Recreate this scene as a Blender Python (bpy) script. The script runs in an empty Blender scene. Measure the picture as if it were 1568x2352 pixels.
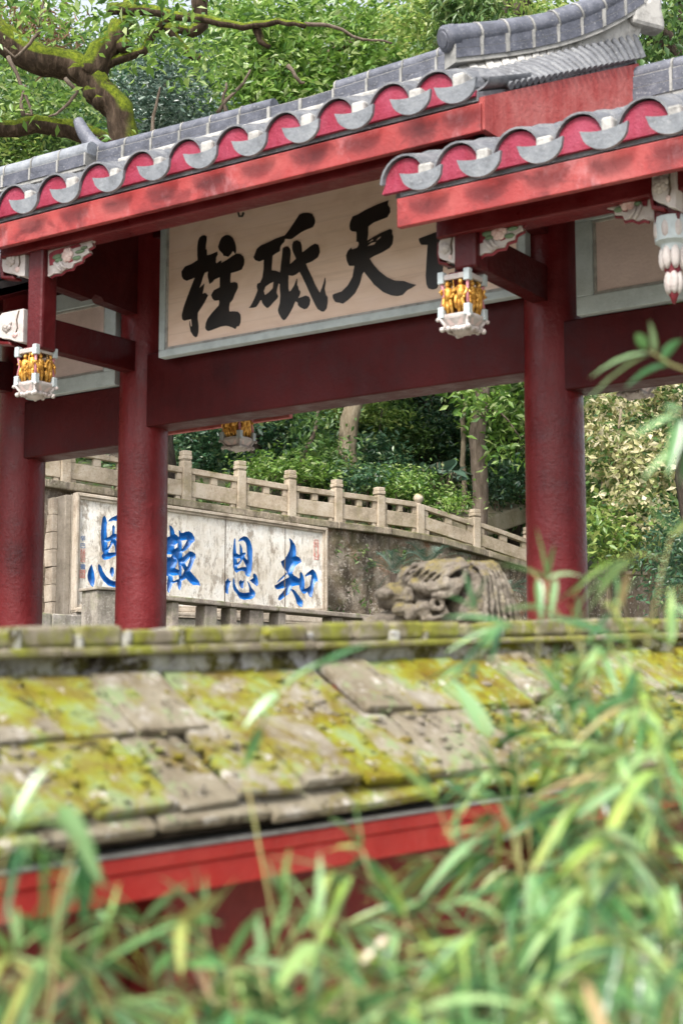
import bpy, bmesh, math, random
import numpy as np
from mathutils import Vector, Matrix
from mathutils import geometry as MG
R = math.radians
C = bpy.context.scene.collection
scene = bpy.context.scene

# ---------------------------------------------------------------- camera, sky, sun, exposure
F = 3800.0; CX = 784.0; CY = 1176.0            # focal length and centre in units of the 1568 x 2352 photograph
PITCH = math.atan(524 / F)
cam = bpy.data.cameras.new("camera")
cam_o = bpy.data.objects.new("camera", cam); C.objects.link(cam_o)
cam.sensor_fit = 'VERTICAL'; cam.sensor_height = 36.0; cam.lens = F / 2352 * 36.0
cam_o.location = (0, 0, 0); cam_o.rotation_euler = (math.pi / 2 + PITCH, 0, 0)
cam.clip_start = 0.05; cam.clip_end = 600
cam.dof.use_dof = True; cam.dof.focus_distance = 22.0; cam.dof.aperture_fstop = 3.1; cam.dof.aperture_blades = 9
scene.camera = cam_o

SUN_EL, SUN_AZ = 52.0, 205.0                    # azimuth the light comes from, measured from +Y clockwise
w = bpy.data.worlds.new("World"); scene.world = w; w.use_nodes = True
nt = w.node_tree
sky = nt.nodes.new('ShaderNodeTexSky'); sky.sky_type = 'NISHITA'; sky.sun_disc = False
sky.sun_elevation = R(SUN_EL); sky.sun_rotation = R(SUN_AZ)
sky.air_density = 1.0; sky.dust_density = 4.0; sky.ozone_density = 1.0
hsv = nt.nodes.new('ShaderNodeHueSaturation'); hsv.inputs['Saturation'].default_value = 0.35
nt.links.new(sky.outputs[0], hsv.inputs['Color'])
nt.links.new(hsv.outputs[0], nt.nodes['Background'].inputs['Color'])
nt.nodes['Background'].inputs['Strength'].default_value = 0.105
sl = bpy.data.lights.new("sun", 'SUN'); sl.energy = 1.5; sl.angle = R(11); sl.color = (1.0, 0.95, 0.88)
so = bpy.data.objects.new("sun", sl); C.objects.link(so)
az, el = R(SUN_AZ), R(SUN_EL)
sdir = Vector((math.sin(az) * math.cos(el), math.cos(az) * math.cos(el), math.sin(el)))
so.rotation_euler = sdir.to_track_quat('Z', 'Y').to_euler(); so.location = sdir * 60
scene.view_settings.view_transform = 'Standard'; scene.view_settings.look = 'None'
scene.view_settings.exposure = 1.85; scene.view_settings.gamma = 1.0
scene.cycles.max_bounces = 8; scene.cycles.diffuse_bounces = 4; scene.cycles.glossy_bounces = 2
scene.cycles.transmission_bounces = 3; scene.cycles.transparent_max_bounces = 4

# ---------------------------------------------------------------- measuring helpers (photo point -> place in the world)
def ray(x, y):
    a = (x - CX) / F; b = -(y - CY) / F
    return np.array([a, math.cos(PITCH) - b * math.sin(PITCH), math.sin(PITCH) + b * math.cos(PITCH)])
def at(x, y, depth):
    r = ray(x, y); return r * depth / r[1]
C1 = at(1278, 1300, 11.1); C2 = at(325, 1300, 13.25)
EX = (C1 - C2); EX[2] = 0; EX /= np.linalg.norm(EX); EY = np.array([-EX[1], EX[0], 0.0])
GO = np.array([C1[0], C1[1], 0.0]); GANG = math.atan2(EX[1], EX[0])
def gloc(x, y, yl):                              # photo point on the gate's plane local-y = yl -> local x, z
    r = ray(x, y); t = (yl + GO @ EY) / (r @ EY); v = r * t - GO
    return float(v @ EX), float(v[2])
# the stone wall's plane (face of the inscribed panel)
WA = at(176, 1300, 26.0); WB = at(750, 1300, 29.0)
WX = (WB - WA); WX[2] = 0; WX /= np.linalg.norm(WX); WY = np.array([-WX[1], WX[0], 0.0])   # WY points back, into the hill
WO = np.array([WA[0], WA[1], 0.0]); WANG = math.atan2(WX[1], WX[0])
def wloc(x, y, yl):
    r = ray(x, y); t = (yl + WO @ WY) / (r @ WY); v = r * t - WO
    return float(v @ WX), float(v[2])
def wglob(s, yl, z): return WO + WX * s + WY * yl + np.array([0, 0, z])
def px(p, ox, oy, k): return ((ox + p[0] * k) / 1.08865, (oy + p[1] * k) / 1.08865)

# ---------------------------------------------------------------- objects, labels, meshes
def tag(o, label=None, cat=None, group=None, kind=None):
    if label: o['label'] = label
    if cat: o['category'] = cat
    if group: o['group'] = group
    if kind: o['kind'] = kind
    return o
def empty(name, loc=(0, 0, 0), rz=0.0):
    o = bpy.data.objects.new(name, None); C.objects.link(o)
    o.location = loc; o.rotation_euler = (0, 0, rz); o.empty_display_size = 0.2
    return o
def link(name, me, parent=None):
    o = bpy.data.objects.new(name, me); C.objects.link(o)
    if parent is not None: o.parent = parent
    return o
def kids(o): return [c for c in C.objects if c.parent is o]
def copy_tree(o, parent=None):
    c = o.copy(); C.objects.link(c)
    if parent is not None: c.parent = parent
    for ch in kids(o): copy_tree(ch, c)
    return c

class MB:
    def __init__(s): s.v = []; s.f = []; s.mi = []; s.cur = 0
    def add(s, vs, fs):
        n = len(s.v); s.v += [tuple(map(float, q)) for q in vs]; s.f += [tuple(i + n for i in f) for f in fs]; s.mi += [s.cur] * len(fs); return s
    def box(s, x0, x1, y0, y1, z0, z1, M=None):
        vs = [(x, y, z) for z in (z0, z1) for y in (y0, y1) for x in (x0, x1)]
        if M is not None: vs = [M @ Vector(q) for q in vs]
        return s.add(vs, [(0, 2, 3, 1), (4, 5, 7, 6), (0, 1, 5, 4), (2, 6, 7, 3), (0, 4, 6, 2), (1, 3, 7, 5)])
    def hexa(s, a, b):                            # two quads (lists of 4 points) joined as a solid
        return s.add(list(a) + list(b), [(3, 2, 1, 0), (4, 5, 6, 7), (0, 1, 5, 4), (1, 2, 6, 5), (2, 3, 7, 6), (3, 0, 4, 7)])
    def prism(s, poly, y0, y1, holes=(), mp=None):  # polygon in x,z extruded along y
        mp = mp or (lambda x, y, z: (x, y, z))
        loops = [list(poly)] + [list(h) for h in holes]
        flat = [q for l in loops for q in l]; n = len(flat)
        tris = MG.tessellate_polygon([[Vector((a, b, 0)) for a, b in l] for l in loops])
        vs = [mp(a, y0, b) for a, b in flat] + [mp(a, y1, b) for a, b in flat]
        fs = []
        for t in tris: fs.append(tuple(t)); fs.append(tuple(i + n for i in reversed(t)))
        k = 0
        for l in loops:
            m = len(l)
            for i in range(m):
                a, b = k + i, k + (i + 1) % m; fs.append((a, b, b + n, a + n))
            k += m
        return s.add(vs, fs)
    def tube(s, path, rad, n=8, cap=True, jit=0.0, rng=None, sx=1.0):
        P = [np.array(q, float) for q in path]; m = len(P)
        if not hasattr(rad, '__len__'): rad = [rad] * m
        up = np.array([0.13, 0.21, 0.97]); vs = []; prev = None
        for i in range(m):
            d = P[min(i + 1, m - 1)] - P[max(i - 1, 0)]; d = d / (np.linalg.norm(d) + 1e-9)
            if prev is None:
                a = np.cross(d, up)
                if np.linalg.norm(a) < .15: a = np.cross(d, np.array([1.0, 0.1, 0]))
            else: a = prev - d * (prev @ d)
            a /= np.linalg.norm(a); b = np.cross(d, a); prev = a
            for k in range(n):
                t = 2 * math.pi * k / n; r = rad[i] * (1 + (rng.uniform(-jit, jit) if rng else 0))
                vs.append(P[i] + (a * math.cos(t) * sx + b * math.sin(t)) * r)
        fs = [(i * n + k, i * n + (k + 1) % n, (i + 1) * n + (k + 1) % n, (i + 1) * n + k) for i in range(m - 1) for k in range(n)]
        if cap: fs += [tuple(reversed(range(n))), tuple((m - 1) * n + k for k in range(n))]
        return s.add(vs, fs)
    def ball(s, c, r, nu=10, nv=7, fn=None):
        if not hasattr(r, '__len__'): r = (r, r, r)
        vs = []; fs = []
        for j in range(nv + 1):
            ph = math.pi * j / nv
            for i in range(nu):
                th = 2 * math.pi * i / nu; d = (math.sin(ph) * math.cos(th), math.sin(ph) * math.sin(th), math.cos(ph))
                k = fn(d) if fn else 1.0
                vs.append((c[0] + r[0] * d[0] * k, c[1] + r[1] * d[1] * k, c[2] + r[2] * d[2] * k))
        for j in range(nv):
            for i in range(nu): fs.append((j * nu + i, (j + 1) * nu + i, (j + 1) * nu + (i + 1) % nu, j * nu + (i + 1) % nu))
        return s.add(vs, fs)
    def lathe(s, prof, c=(0, 0, 0), n=20, cap=True):   # prof: (r, z)
        vs = []; m = len(prof)
        for r, z in prof:
            for k in range(n):
                t = 2 * math.pi * (k + .5) / n; vs.append((c[0] + r * math.cos(t), c[1] + r * math.sin(t), c[2] + z))
        fs = [(i * n + k, i * n + (k + 1) % n, (i + 1) * n + (k + 1) % n, (i + 1) * n + k) for i in range(m - 1) for k in range(n)]
        if cap: fs += [tuple(reversed(range(n))), tuple((m - 1) * n + k for k in range(n))]
        return s.add(vs, fs)
    def shell(s, rows, th, nrm):                  # rows of points (grid) given a thickness along nrm
        m, n = len(rows), len(rows[0]); k = m * n
        vs = [q for r in rows for q in r] + [tuple(np.array(q) - np.array(nrm) * th) for r in rows for q in r]
        fs = []
        for i in range(m - 1):
            for j in range(n - 1):
                a, b, c, d = i * n + j, i * n + j + 1, (i + 1) * n + j + 1, (i + 1) * n + j
                fs += [(a, b, c, d), (d + k, c + k, b + k, a + k)]
        for j in range(n - 1):
            fs += [(j, j + k, j + 1 + k, j + 1), ((m - 1) * n + j, (m - 1) * n + j + 1, (m - 1) * n + j + 1 + k, (m - 1) * n + j + k)]
        for i in range(m - 1):
            fs += [(i * n, (i + 1) * n, (i + 1) * n + k, i * n + k), (i * n + n - 1, i * n + n - 1 + k, (i + 1) * n + n - 1 + k, (i + 1) * n + n - 1)]
        return s.add(vs, fs)
    def mesh(s, name, mat, smooth=False, shift=(0, 0, 0)):
        me = bpy.data.meshes.new(name)
        me.from_pydata([(a + shift[0], b + shift[1], c + shift[2]) for a, b, c in s.v], [], s.f)
        bm = bmesh.new(); bm.from_mesh(me); bmesh.ops.recalc_face_normals(bm, faces=bm.faces); bm.to_mesh(me); bm.free()
        for q in (mat if isinstance(mat, (list, tuple)) else [mat]): me.materials.append(q)
        if any(s.mi): me.polygons.foreach_set('material_index', s.mi)
        if smooth:
            me.polygons.foreach_set('use_smooth', [True] * len(me.polygons))
        return me
    def build(s, name, mat, parent=None, smooth=False, shift=(0, 0, 0), bevel=0.0, sub=0, auto=None):
        o = link(name, s.mesh(name, mat, smooth, shift), parent)
        if bevel:
            b = o.modifiers.new('bevel', 'BEVEL'); b.width = bevel; b.segments = 2; b.limit_method = 'ANGLE'; b.angle_limit = R(40)
        if sub:
            b = o.modifiers.new('sub', 'SUBSURF'); b.levels = sub; b.render_levels = sub
        if auto:
            o.data.set_sharp_from_angle(angle=R(auto))
        return o

def quick_mesh(name, V, Fq, mat, smooth=False):    # numpy triangles/quads, all the same size
    me = bpy.data.meshes.new(name); n = Fq.shape[1]
    me.vertices.add(len(V)); me.vertices.foreach_set('co', V.astype(np.float32).ravel())
    me.loops.add(Fq.size); me.loops.foreach_set('vertex_index', Fq.astype(np.int32).ravel())
    me.polygons.add(len(Fq)); me.polygons.foreach_set('loop_start', np.arange(0, Fq.size, n, dtype=np.int32))
    if smooth: me.polygons.foreach_set('use_smooth', np.ones(len(Fq), bool))
    me.update(calc_edges=True); me.materials.append(mat)
    return me

def leaf_mesh(name, cen, size, mat, rng, wid=0.42, up=0.6, droop=0.3, var=0.35, axis=None, curl=0.12):
    """one folded, curled leaf of six faces at every centre"""
    n = len(cen)
    d = rng.normal(size=(n, 3)); d[:, 2] = d[:, 2] * 0.5 - droop
    if axis is not None: d = d * 0.5 + axis
    d /= np.linalg.norm(d, axis=1)[:, None]
    nr = rng.normal(size=(n, 3)); nr[:, 2] += up * 2.0
    s = np.cross(d, nr); s /= (np.linalg.norm(s, axis=1)[:, None] + 1e-9); u = np.cross(s, d)
    L = (size * (1 + rng.uniform(-var, var, n)))[:, None]; W = L * wid * 0.5
    f = L * 0.07
    V = np.stack([cen, cen + d * L * .45 + s * W + u * f, cen + d * L - u * L * curl, cen + d * L * .45 - s * W + u * f], 1).reshape(-1, 3)
    k = np.arange(n)[:, None] * 4
    T = np.concatenate([k + np.array([[0, 1, 2]]), k + np.array([[0, 2, 3]])], 1).reshape(-1, 3)
    return quick_mesh(name, V, T, mat)
# ---------------------------------------------------------------- materials
class NT:
    def __init__(s, name):
        s.m = bpy.data.materials.new(name); s.m.use_nodes = True; s.t = s.m.node_tree
        s.b = s.t.nodes['Principled BSDF']; s.out = s.t.nodes['Material Output']; s._c = None
    def n(s, typ, **kw):
        q = s.t.nodes.new(typ)
        for k, v in kw.items():
            if hasattr(q, k) and k not in ('Scale',): setattr(q, k, v)
        return q
    def l(s, a, b): s.t.links.new(a, b)
    def coord(s):
        if s._c is None: s._c = s.n('ShaderNodeTexCoord').outputs['Object']
        return s._c
    def stretch(s, sx, sy, sz):
        m = s.n('ShaderNodeMapping'); m.inputs['Scale'].default_value = (sx, sy, sz); s.l(s.coord(), m.inputs[0]); return m.outputs[0]
    def noise(s, scale, detail=6, rough=.6, vec=None, dist=0.0):
        q = s.n('ShaderNodeTexNoise'); q.inputs['Scale'].default_value = scale; q.inputs['Detail'].default_value = detail
        q.inputs['Roughness'].default_value = rough; q.inputs['Distortion'].default_value = dist
        s.l(vec if vec is not None else s.coord(), q.inputs['Vector']); return q.outputs['Fac']
    def voro(s, scale, feat='F1', vec=None, out='Distance'):
        q = s.n('ShaderNodeTexVoronoi'); q.feature = feat; q.inputs['Scale'].default_value = scale
        s.l(vec if vec is not None else s.coord(), q.inputs['Vector']); return q.outputs[out]
    def ramp(s, fac, stops, interp='LINEAR'):
        q = s.n('ShaderNodeValToRGB'); q.color_ramp.interpolation = interp; e = q.color_ramp.elements
        while len(e) < len(stops): e.new(0.5)
        for i, (p, c) in enumerate(stops):
            e[i].position = p; e[i].color = (c, c, c, 1) if not hasattr(c, '__len__') else (*c, 1)
        s.l(fac, q.inputs[0]); return q.outputs[0]
    def mix(s, fac, a, b, mode='MIX'):
        q = s.n('ShaderNodeMix'); q.data_type = 'RGBA'; q.blend_type = mode; q.clamp_factor = True
        for sock, v in ((0, fac), (6, a), (7, b)):
            if hasattr(v, 'is_linked'): s.l(v, q.inputs[sock])
            elif hasattr(v, '__len__'): q.inputs[sock].default_value = (*v, 1)
            else: q.inputs[sock].default_value = v
        return q.outputs[2]
    def math(s, op, a, b=0.0):
        q = s.n('ShaderNodeMath'); q.operation = op
        for i, v in enumerate((a, b)):
            if hasattr(v, 'is_linked'): s.l(v, q.inputs[i])
            else: q.inputs[i].default_value = v
        return q.outputs[0]
    def island(s): return s.n('ShaderNodeNewGeometry').outputs['Random Per Island']
    def upness(s):
        q = s.n('ShaderNodeSeparateXYZ'); s.l(s.n('ShaderNodeNewGeometry').outputs['Normal'], q.inputs[0]); return q.outputs['Z']
    def col(s, c):
        if hasattr(c, 'is_linked'): s.l(c, s.b.inputs['Base Color'])
        else: s.b.inputs['Base Color'].default_value = (*c, 1)
        return s
    def rough(s, v):
        if hasattr(v, 'is_linked'): s.l(v, s.b.inputs['Roughness'])
        else: s.b.inputs['Roughness'].default_value = v
        return s
    def bump(s, h, dist=0.01, strength=1.0):
        q = s.n('ShaderNodeBump'); q.inputs['Distance'].default_value = dist; q.inputs['Strength'].default_value = strength
        s.l(h, q.inputs['Height']); s.l(q.outputs[0], s.b.inputs['Normal']); return s
    def spec(s, v): s.b.inputs['Specular IOR Level'].default_value = v; return s

def painted(name, c, dark, light, rough=.4, sc=3.0, wear=.5, streak=True, spec=.3):
    m = NT(name)
    a = m.ramp(m.noise(sc, 7, .65), [(.3, dark), (.5, c), (.72, light)])
    if streak:
        st = m.ramp(m.noise(5, 6, .6, m.stretch(3, 3, .35)), [(.42, 0), (.75, wear)])
        a = m.mix(st, a, light)
    d = m.ramp(m.noise(sc * 9, 4, .7), [(.55, 0), (.8, .5)])
    a = m.mix(d, a, dark)
    m.col(a).spec(spec); m.rough(m.ramp(m.noise(sc * 4, 5), [(.3, rough - .1), (.7, rough + .15)])); m.bump(m.math('ADD', m.noise(sc * 12, 5), m.math('MULTIPLY', m.noise(sc * 1.2, 2), .8)), .006)
    return m.m
M = {}
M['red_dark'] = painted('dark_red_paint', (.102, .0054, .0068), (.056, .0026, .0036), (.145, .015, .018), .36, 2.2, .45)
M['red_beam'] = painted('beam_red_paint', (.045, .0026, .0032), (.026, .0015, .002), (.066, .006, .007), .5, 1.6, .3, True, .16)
def fascia_mat():
    m = NT('weathered_fascia_paint')
    a = m.ramp(m.noise(2.2, 8, .65), [(.3, (.18, .011, .011)), (.5, (.25, .021, .020)), (.68, (.31, .058, .053))])
    dk = m.ramp(m.noise(2.6, 6, .6, m.stretch(1, 1, 1.6), .6), [(.49, 0), (.60, .9)])
    a = m.mix(dk, a, (.13, .006, .006))
    wh = m.ramp(m.noise(3.1, 7, .7, m.stretch(1.3, 1, .8), .3), [(.57, 0), (.70, .4)])
    a = m.mix(wh, a, (.40, .20, .21))
    cr = m.ramp(m.voro(5, 'DISTANCE_TO_EDGE', m.mix(.12, m.coord(), m.noise(4))), [(0, .45), (.012, 0)])
    a = m.mix(cr, a, (.12, .01, .01))
    m.col(a).rough(.5).bump(m.noise(40, 5), .003); return m.m
M['fascia'] = fascia_mat()
M['red_post'] = painted('shaded_red_post_paint', (.060, .0030, .0045), (.035, .0016, .0024), (.09, .009, .011), .42, 2.0, .35)  # darker copy of the red: shade on the posts put into the colour
M['gable'] = painted('sun_bleached_red_board', (.30, .055, .05), (.22, .022, .02), (.38, .13, .12), .6, 3.0, .6)
M['crimson'] = painted('crimson_plaster', (.205, .012, .034), (.14, .007, .019), (.27, .048, .085), .6, 4.0, .45)
def tile_mat(name, c, l, j=True):
    m = NT(name); a = m.ramp(m.noise(9, 8, .7), [(.3, tuple(x * .55 for x in c)), (.5, c), (.75, l)])
    sp = m.ramp(m.noise(60, 3, .6), [(.6, 0), (.72, .4)]); a = m.mix(sp, a, (.45, .45, .44))
    m.col(a).rough(.62).bump(m.noise(50, 6), .004); return m.m
M['tile'] = tile_mat('grey_clay_tile', (.105, .11, .122), (.20, .205, .21))
M['drip'] = tile_mat('pale_grey_drip_tile', (.195, .21, .235), (.28, .295, .315))
M['ridge_cap'] = tile_mat('blue_grey_ridge_tile', (.078, .084, .108), (.16, .165, .195))
M['brick'] = tile_mat('blue_grey_ridge_brick', (.058, .063, .084), (.12, .125, .15))
def plaster(name, c, d):
    m = NT(name); a = m.ramp(m.noise(7, 8, .7), [(.32, d), (.55, c)])
    m.col(a).rough(.8).bump(m.noise(45, 5), .004); return m.m
M['joint'] = plaster('ridge_joint_mortar', (.27, .265, .25), (.12, .12, .115))
M['mortar'] = plaster('lime_mortar', (.36, .35, .33), (.15, .145, .135))
M['white_paint'] = plaster('aged_white_paint', (.44, .405, .385), (.30, .245, .23))
M['pale_blue'] = plaster('pale_blue_frame_paint', (.40, .45, .46), (.31, .35, .36))
M['pink_paint'] = plaster('pink_paint', (.50, .22, .24), (.36, .10, .13))
M['board_pink'] = plaster('pinkish_cream_board', (.56, .44, .41), (.50, .39, .365))
def plaque_mat():
    m = NT('aged_plaque_wood')
    g = m.noise(3.0, 8, .6, m.stretch(.8, 1, 2.2), .5)
    a = m.ramp(g, [(.3, (.60, .43, .33)), (.5, (.68, .51, .41)), (.7, (.71, .55, .46))])
    w_ = m.ramp(m.noise(5, 4, .6, m.stretch(.35, 1, 3)), [(.5, 0), (.8, .7)])
    a = m.mix(w_, a, (.66, .51, .45))
    ln = m.ramp(m.noise(1.2, 2, .5, m.stretch(.12, 1, 9)), [(.49, 0), (.5, .14), (.51, 0)])
    a = m.mix(ln, a, (.22, .12, .08)); m.col(a).rough(.6).bump(g, .004); return m.m
M['plaque'] = plaque_mat()
M['ink'] = (lambda m: (m.col(m.ramp(m.noise(6, 4), [(.3, (.006, .005, .005)), (.7, (.016, .011, .009))])).rough(.45), m.m)[1])(NT('black_ink'))
M['gold'] = (lambda m: (m.col(m.ramp(m.noise(25, 6, .7), [(.33, (.22, .075, .02)), (.5, (.62, .32, .05)), (.7, (.78, .50, .18))])).rough(.36), setattr(m.b.inputs['Metallic'], 'default_value', .55), m.bump(m.noise(60, 5), .006), m.m)[-1])(NT('gilded_wood'))
M['gold_red'] = painted('dark_red_lacquer', (.16, .012, .022), (.08, .006, .01), (.26, .05, .06), .35, 8, .3)
M['leaf_paint'] = plaster('faded_green_paint', (.12, .19, .11), (.09, .09, .05))
M['rose_paint'] = plaster('faded_rose_paint', (.60, .47, .44), (.34, .16, .15))
M['iron'] = (lambda m: (m.col((.03, .025, .02)).rough(.6), m.m)[1])(NT('rusty_iron'))

def stone_mat(name, base, light, dark, moss=None, mossamt=0.0, sc=2.0, lich=.5, stain=0.0, bump=.012, red=0.0):
    m = NT(name)
    a = m.ramp(m.noise(sc, 9, .7), [(.28, dark), (.5, base), (.72, light)])
    if stain:
        st = m.ramp(m.noise(1.6, 8, .7, m.stretch(2.2, 2.2, .5), .5), [(.46, 0), (.6, stain)]); a = m.mix(st, a, (.035, .028, .022))
    if red:
        rr = m.ramp(m.noise(1.1, 6, .65, None, .4), [(.55, 0), (.68, red)]); a = m.mix(rr, a, (.26, .10, .045))
    sp = m.ramp(m.noise(sc * 11, 4, .65), [(.56, 0), (.64, lich)]); a = m.mix(sp, a, light)
    s2 = m.ramp(m.noise(sc * 17, 4, .65), [(.58, 0), (.68, .7)]); a = m.mix(s2, a, dark)
    if moss:
        f = m.ramp(m.noise(sc * 1.7, 8, .7, None, .3), [(.62 - mossamt * .3, 0), (.72 - mossamt * .3, 1)])
        f2 = m.math('MULTIPLY', f, m.ramp(m.upness(), [(.1, .25), (.7, 1)]))
        mc = m.ramp(m.noise(sc * 6, 6, .7), [(.3, tuple(x * .45 for x in moss)), (.55, moss), (.75, (moss[0] * 1.5, moss[1] * 1.35, moss[2]))])
        a = m.mix(f2, a, mc)
    m.col(a).rough(.88).spec(.25).bump(m.noise(sc * 9, 9, .75), bump); return m.m
M['rail'] = stone_mat('weathered_rail_stone', (.40, .33, .25), (.52, .46, .38), (.16, .13, .085), (.16, .15, .03), .35, 2.2, .5)
M['coping'] = stone_mat('stained_coping_stone', (.30, .25, .19), (.46, .41, .33), (.07, .06, .04), (.11, .12, .025), .6, 1.8, .5, .6)
M['wall'] = stone_mat('dark_stained_wall', (.235, .185, .135), (.46, .41, .35), (.065, .05, .036), (.11, .13, .03), .35, 1.6, .9, .7, .05, .9)
M['kerb'] = stone_mat('grey_kerb_stone', (.30, .27, .23), (.46, .43, .39), (.10, .09, .07), (.13, .15, .04), .4, 2.5, .5, .4)
M['bench'] = stone_mat('bench_stone', (.34, .29, .245), (.45, .41, .36), (.12, .10, .08), (.14, .19, .04), .5, 2.5, .4, .3)
M['beast'] = stone_mat('weathered_beast_stone', (.17, .145, .115), (.30, .27, .22), (.055, .042, .036), (.16, .13, .05), .45, 5, .35, .35, .012)
M['side'] = stone_mat('panel_side_stone', (.27, .235, .19), (.36, .32, .27), (.13, .11, .085), None, 0, 3, .3)
def slab_mat():
    m = NT('chiselled_pale_slab')
    a = m.ramp(m.noise(1.4, 9, .7), [(.3, (.50, .43, .33)), (.46, (.70, .65, .57)), (.6, (.82, .80, .75))])
    st = m.ramp(m.noise(4.2, 9, .75, m.stretch(1.5, 1, .65), .2), [(.50, 0), (.58, .8)])
    st = m.math('MULTIPLY', st, m.ramp(m.noise(.8, 4), [(.34, .15), (.52, 1)]))
    a = m.mix(st, a, (.24, .19, .14))
    fl = m.ramp(m.noise(13, 7, .75, m.stretch(1.4, 1, .55), .15), [(.56, 0), (.66, .7)]); a = m.mix(fl, a, (.24, .19, .145))
    og = m.ramp(m.noise(1.3, 5, .6), [(.58, 0), (.74, .5)]); a = m.mix(og, a, (.55, .33, .17))
    m.col(a).rough(.85).bump(m.noise(9, 9, .75, m.stretch(1.5, 1, .7), .6), .035); return m.m
M['slab'] = slab_mat()
M['frame_stone'] = stone_mat('panel_frame_stone', (.46, .39, .31), (.60, .54, .46), (.19, .15, .11), None, 0, 2.2, .5, .25, .006)
def blue_mat():
    m = NT('blue_paint_in_carving')
    a = m.ramp(m.noise(5, 6, .6), [(.3, (.002, .075, .28)), (.55, (.003, .125, .42)), (.75, (.03, .19, .52))])
    m.col(a).rough(.42); return m.m
M['blue'] = blue_mat()
M['faded_red'] = plaster('faded_red_paint', (.55, .20, .17), (.52, .34, .27))
M['faded_blue'] = plaster('faded_blue_paint', (.06, .16, .38), (.25, .3, .38))
def moss_slab():
    m = NT('mossy_roof_slab')
    isl = m.n('ShaderNodeObjectInfo').outputs['Random']
    base = m.ramp(isl, [(.15, (.34, .30, .22)), (.5, (.42, .385, .32)), (.85, (.30, .26, .19))])
    n1 = m.noise(6, 8, .7); base = m.mix(m.ramp(n1, [(.35, .7), (.6, 0)]), base, (.15, .11, .065))
    wh = m.ramp(m.noise(9, 6, .7), [(.55, 0), (.68, .75)]); base = m.mix(wh, base, (.56, .52, .47))
    f = m.math('ADD', m.noise(3.4, 8, .68, None, .5), m.math('MULTIPLY', m.math('SUBTRACT', isl, .5), .20))
    f = m.ramp(f, [(.42, 0), (.49, .85), (.6, 1)])
    mc = m.ramp(m.noise(7, 7, .75), [(.30, (.085, .052, .010)), (.40, (.19, .13, .016)), (.50, (.25, .23, .018)), (.60, (.31, .35, .026)), (.72, (.37, .46, .11))])
    a = m.mix(f, base, mc)
    g = m.ramp(m.noise(7, 8, .75, None, .2), [(.53, 0), (.60, .85)]); a = m.mix(g, a, (.27, .35, .17))
    dk = m.ramp(m.noise(11, 7, .75), [(.56, 0), (.64, .8)]); a = m.mix(dk, a, (.045, .032, .018))
    w2 = m.ramp(m.noise(16, 5, .7), [(.60, 0), (.66, .9)]); a = m.mix(w2, a, (.60, .56, .50))
    m.col(a).rough(.95).spec(.15).bump(m.noise(22, 9, .8), .025); return m.m
M['moss_slab'] = moss_slab()
def ridge_moss():
    m = NT('mossy_ridge_plaster')
    a = m.ramp(m.noise(8, 8, .75), [(.38, (.022, .017, .011)), (.46, (.075, .06, .042)), (.52, (.42, .41, .40)), (.66, (.64, .64, .66))])
    f = m.math('MULTIPLY', m.ramp(m.noise(6, 8, .7), [(.42, 0), (.54, 1)]), m.ramp(m.upness(), [(.15, .25), (.6, 1)]))
    mc = m.ramp(m.noise(14, 6, .7), [(.3, (.14, .11, .012)), (.52, (.32, .31, .020)), (.75, (.46, .47, .06))])
    a = m.mix(f, a, mc)
    m.col(a).rough(.95).spec(.15).bump(m.noise(25, 9, .8), .02); return m.m
M['ridge_moss'] = ridge_moss()
M['ridge_tile'] = (lambda m: (m.col(m.mix(m.ramp(m.noise(7, 8, .7), [(.42, 0), (.55, 1)]), m.ramp(m.noise(9, 8, .7), [(.3, (.10, .075, .045)), (.55, (.30, .26, .19)), (.75, (.5, .46, .4))]), m.ramp(m.noise(15, 6), [(.3, (.12, .10, .012)), (.7, (.29, .31, .035))]))).rough(.95).bump(m.noise(25, 8, .8), .02), m.m)[-1])(NT('mossy_ridge_tile'))
M['bright_red'] = painted('bright_red_beam_paint', (.42, .018, .012), (.30, .010, .008), (.50, .06, .045), .38, 3, .35)
M['wall_red'] = painted('dark_red_wall_paint', (.17, .018, .014), (.08, .008, .006), (.24, .04, .03), .6, 2.5, .4)

def leaf_mat(name, stops, trans=.35, rough=.42, spec=.5):
    m = NT(name); c = m.ramp(m.island(), stops)
    m.col(c).rough(rough).spec(spec)
    t = m.n('ShaderNodeBsdfTranslucent'); h = m.n('ShaderNodeHueSaturation'); h.inputs['Value'].default_value = 1.25; h.inputs['Hue'].default_value = .49
    m.l(c, h.inputs['Color']); m.l(h.outputs[0], t.inputs['Color'])
    x = m.n('ShaderNodeMixShader'); x.inputs[0].default_value = trans
    m.l(m.b.outputs[0], x.inputs[1]); m.l(t.outputs[0], x.inputs[2]); m.l(x.outputs[0], m.out.inputs['Surface'])
    return m.m
M['leaf_bright'] = leaf_mat('bright_green_leaf', [(0, (.040, .105, .018)), (.35, (.10, .21, .032)), (.7, (.18, .31, .055)), (.9, (.28, .40, .11)), (1, (.44, .52, .26))], .42, .38, .6)
M['leaf_mid'] = leaf_mat('mid_green_leaf', [(0, (.026, .070, .017)), (.5, (.066, .14, .030)), (.85, (.125, .215, .055)), (1, (.25, .31, .11))], .38)
M['leaf_dark'] = leaf_mat('dark_green_leaf', [(0, (.018, .058, .030)), (.45, (.040, .105, .050)), (.8, (.08, .165, .075)), (1, (.19, .25, .10))], .3, .32, .65)
M['leaf_blue'] = leaf_mat('glossy_blue_green_leaf', [(0, (.018, .045, .03)), (.45, (.045, .09, .062)), (.8, (.11, .17, .125)), (1, (.26, .33, .27))], .15, .28, .7)
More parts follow.
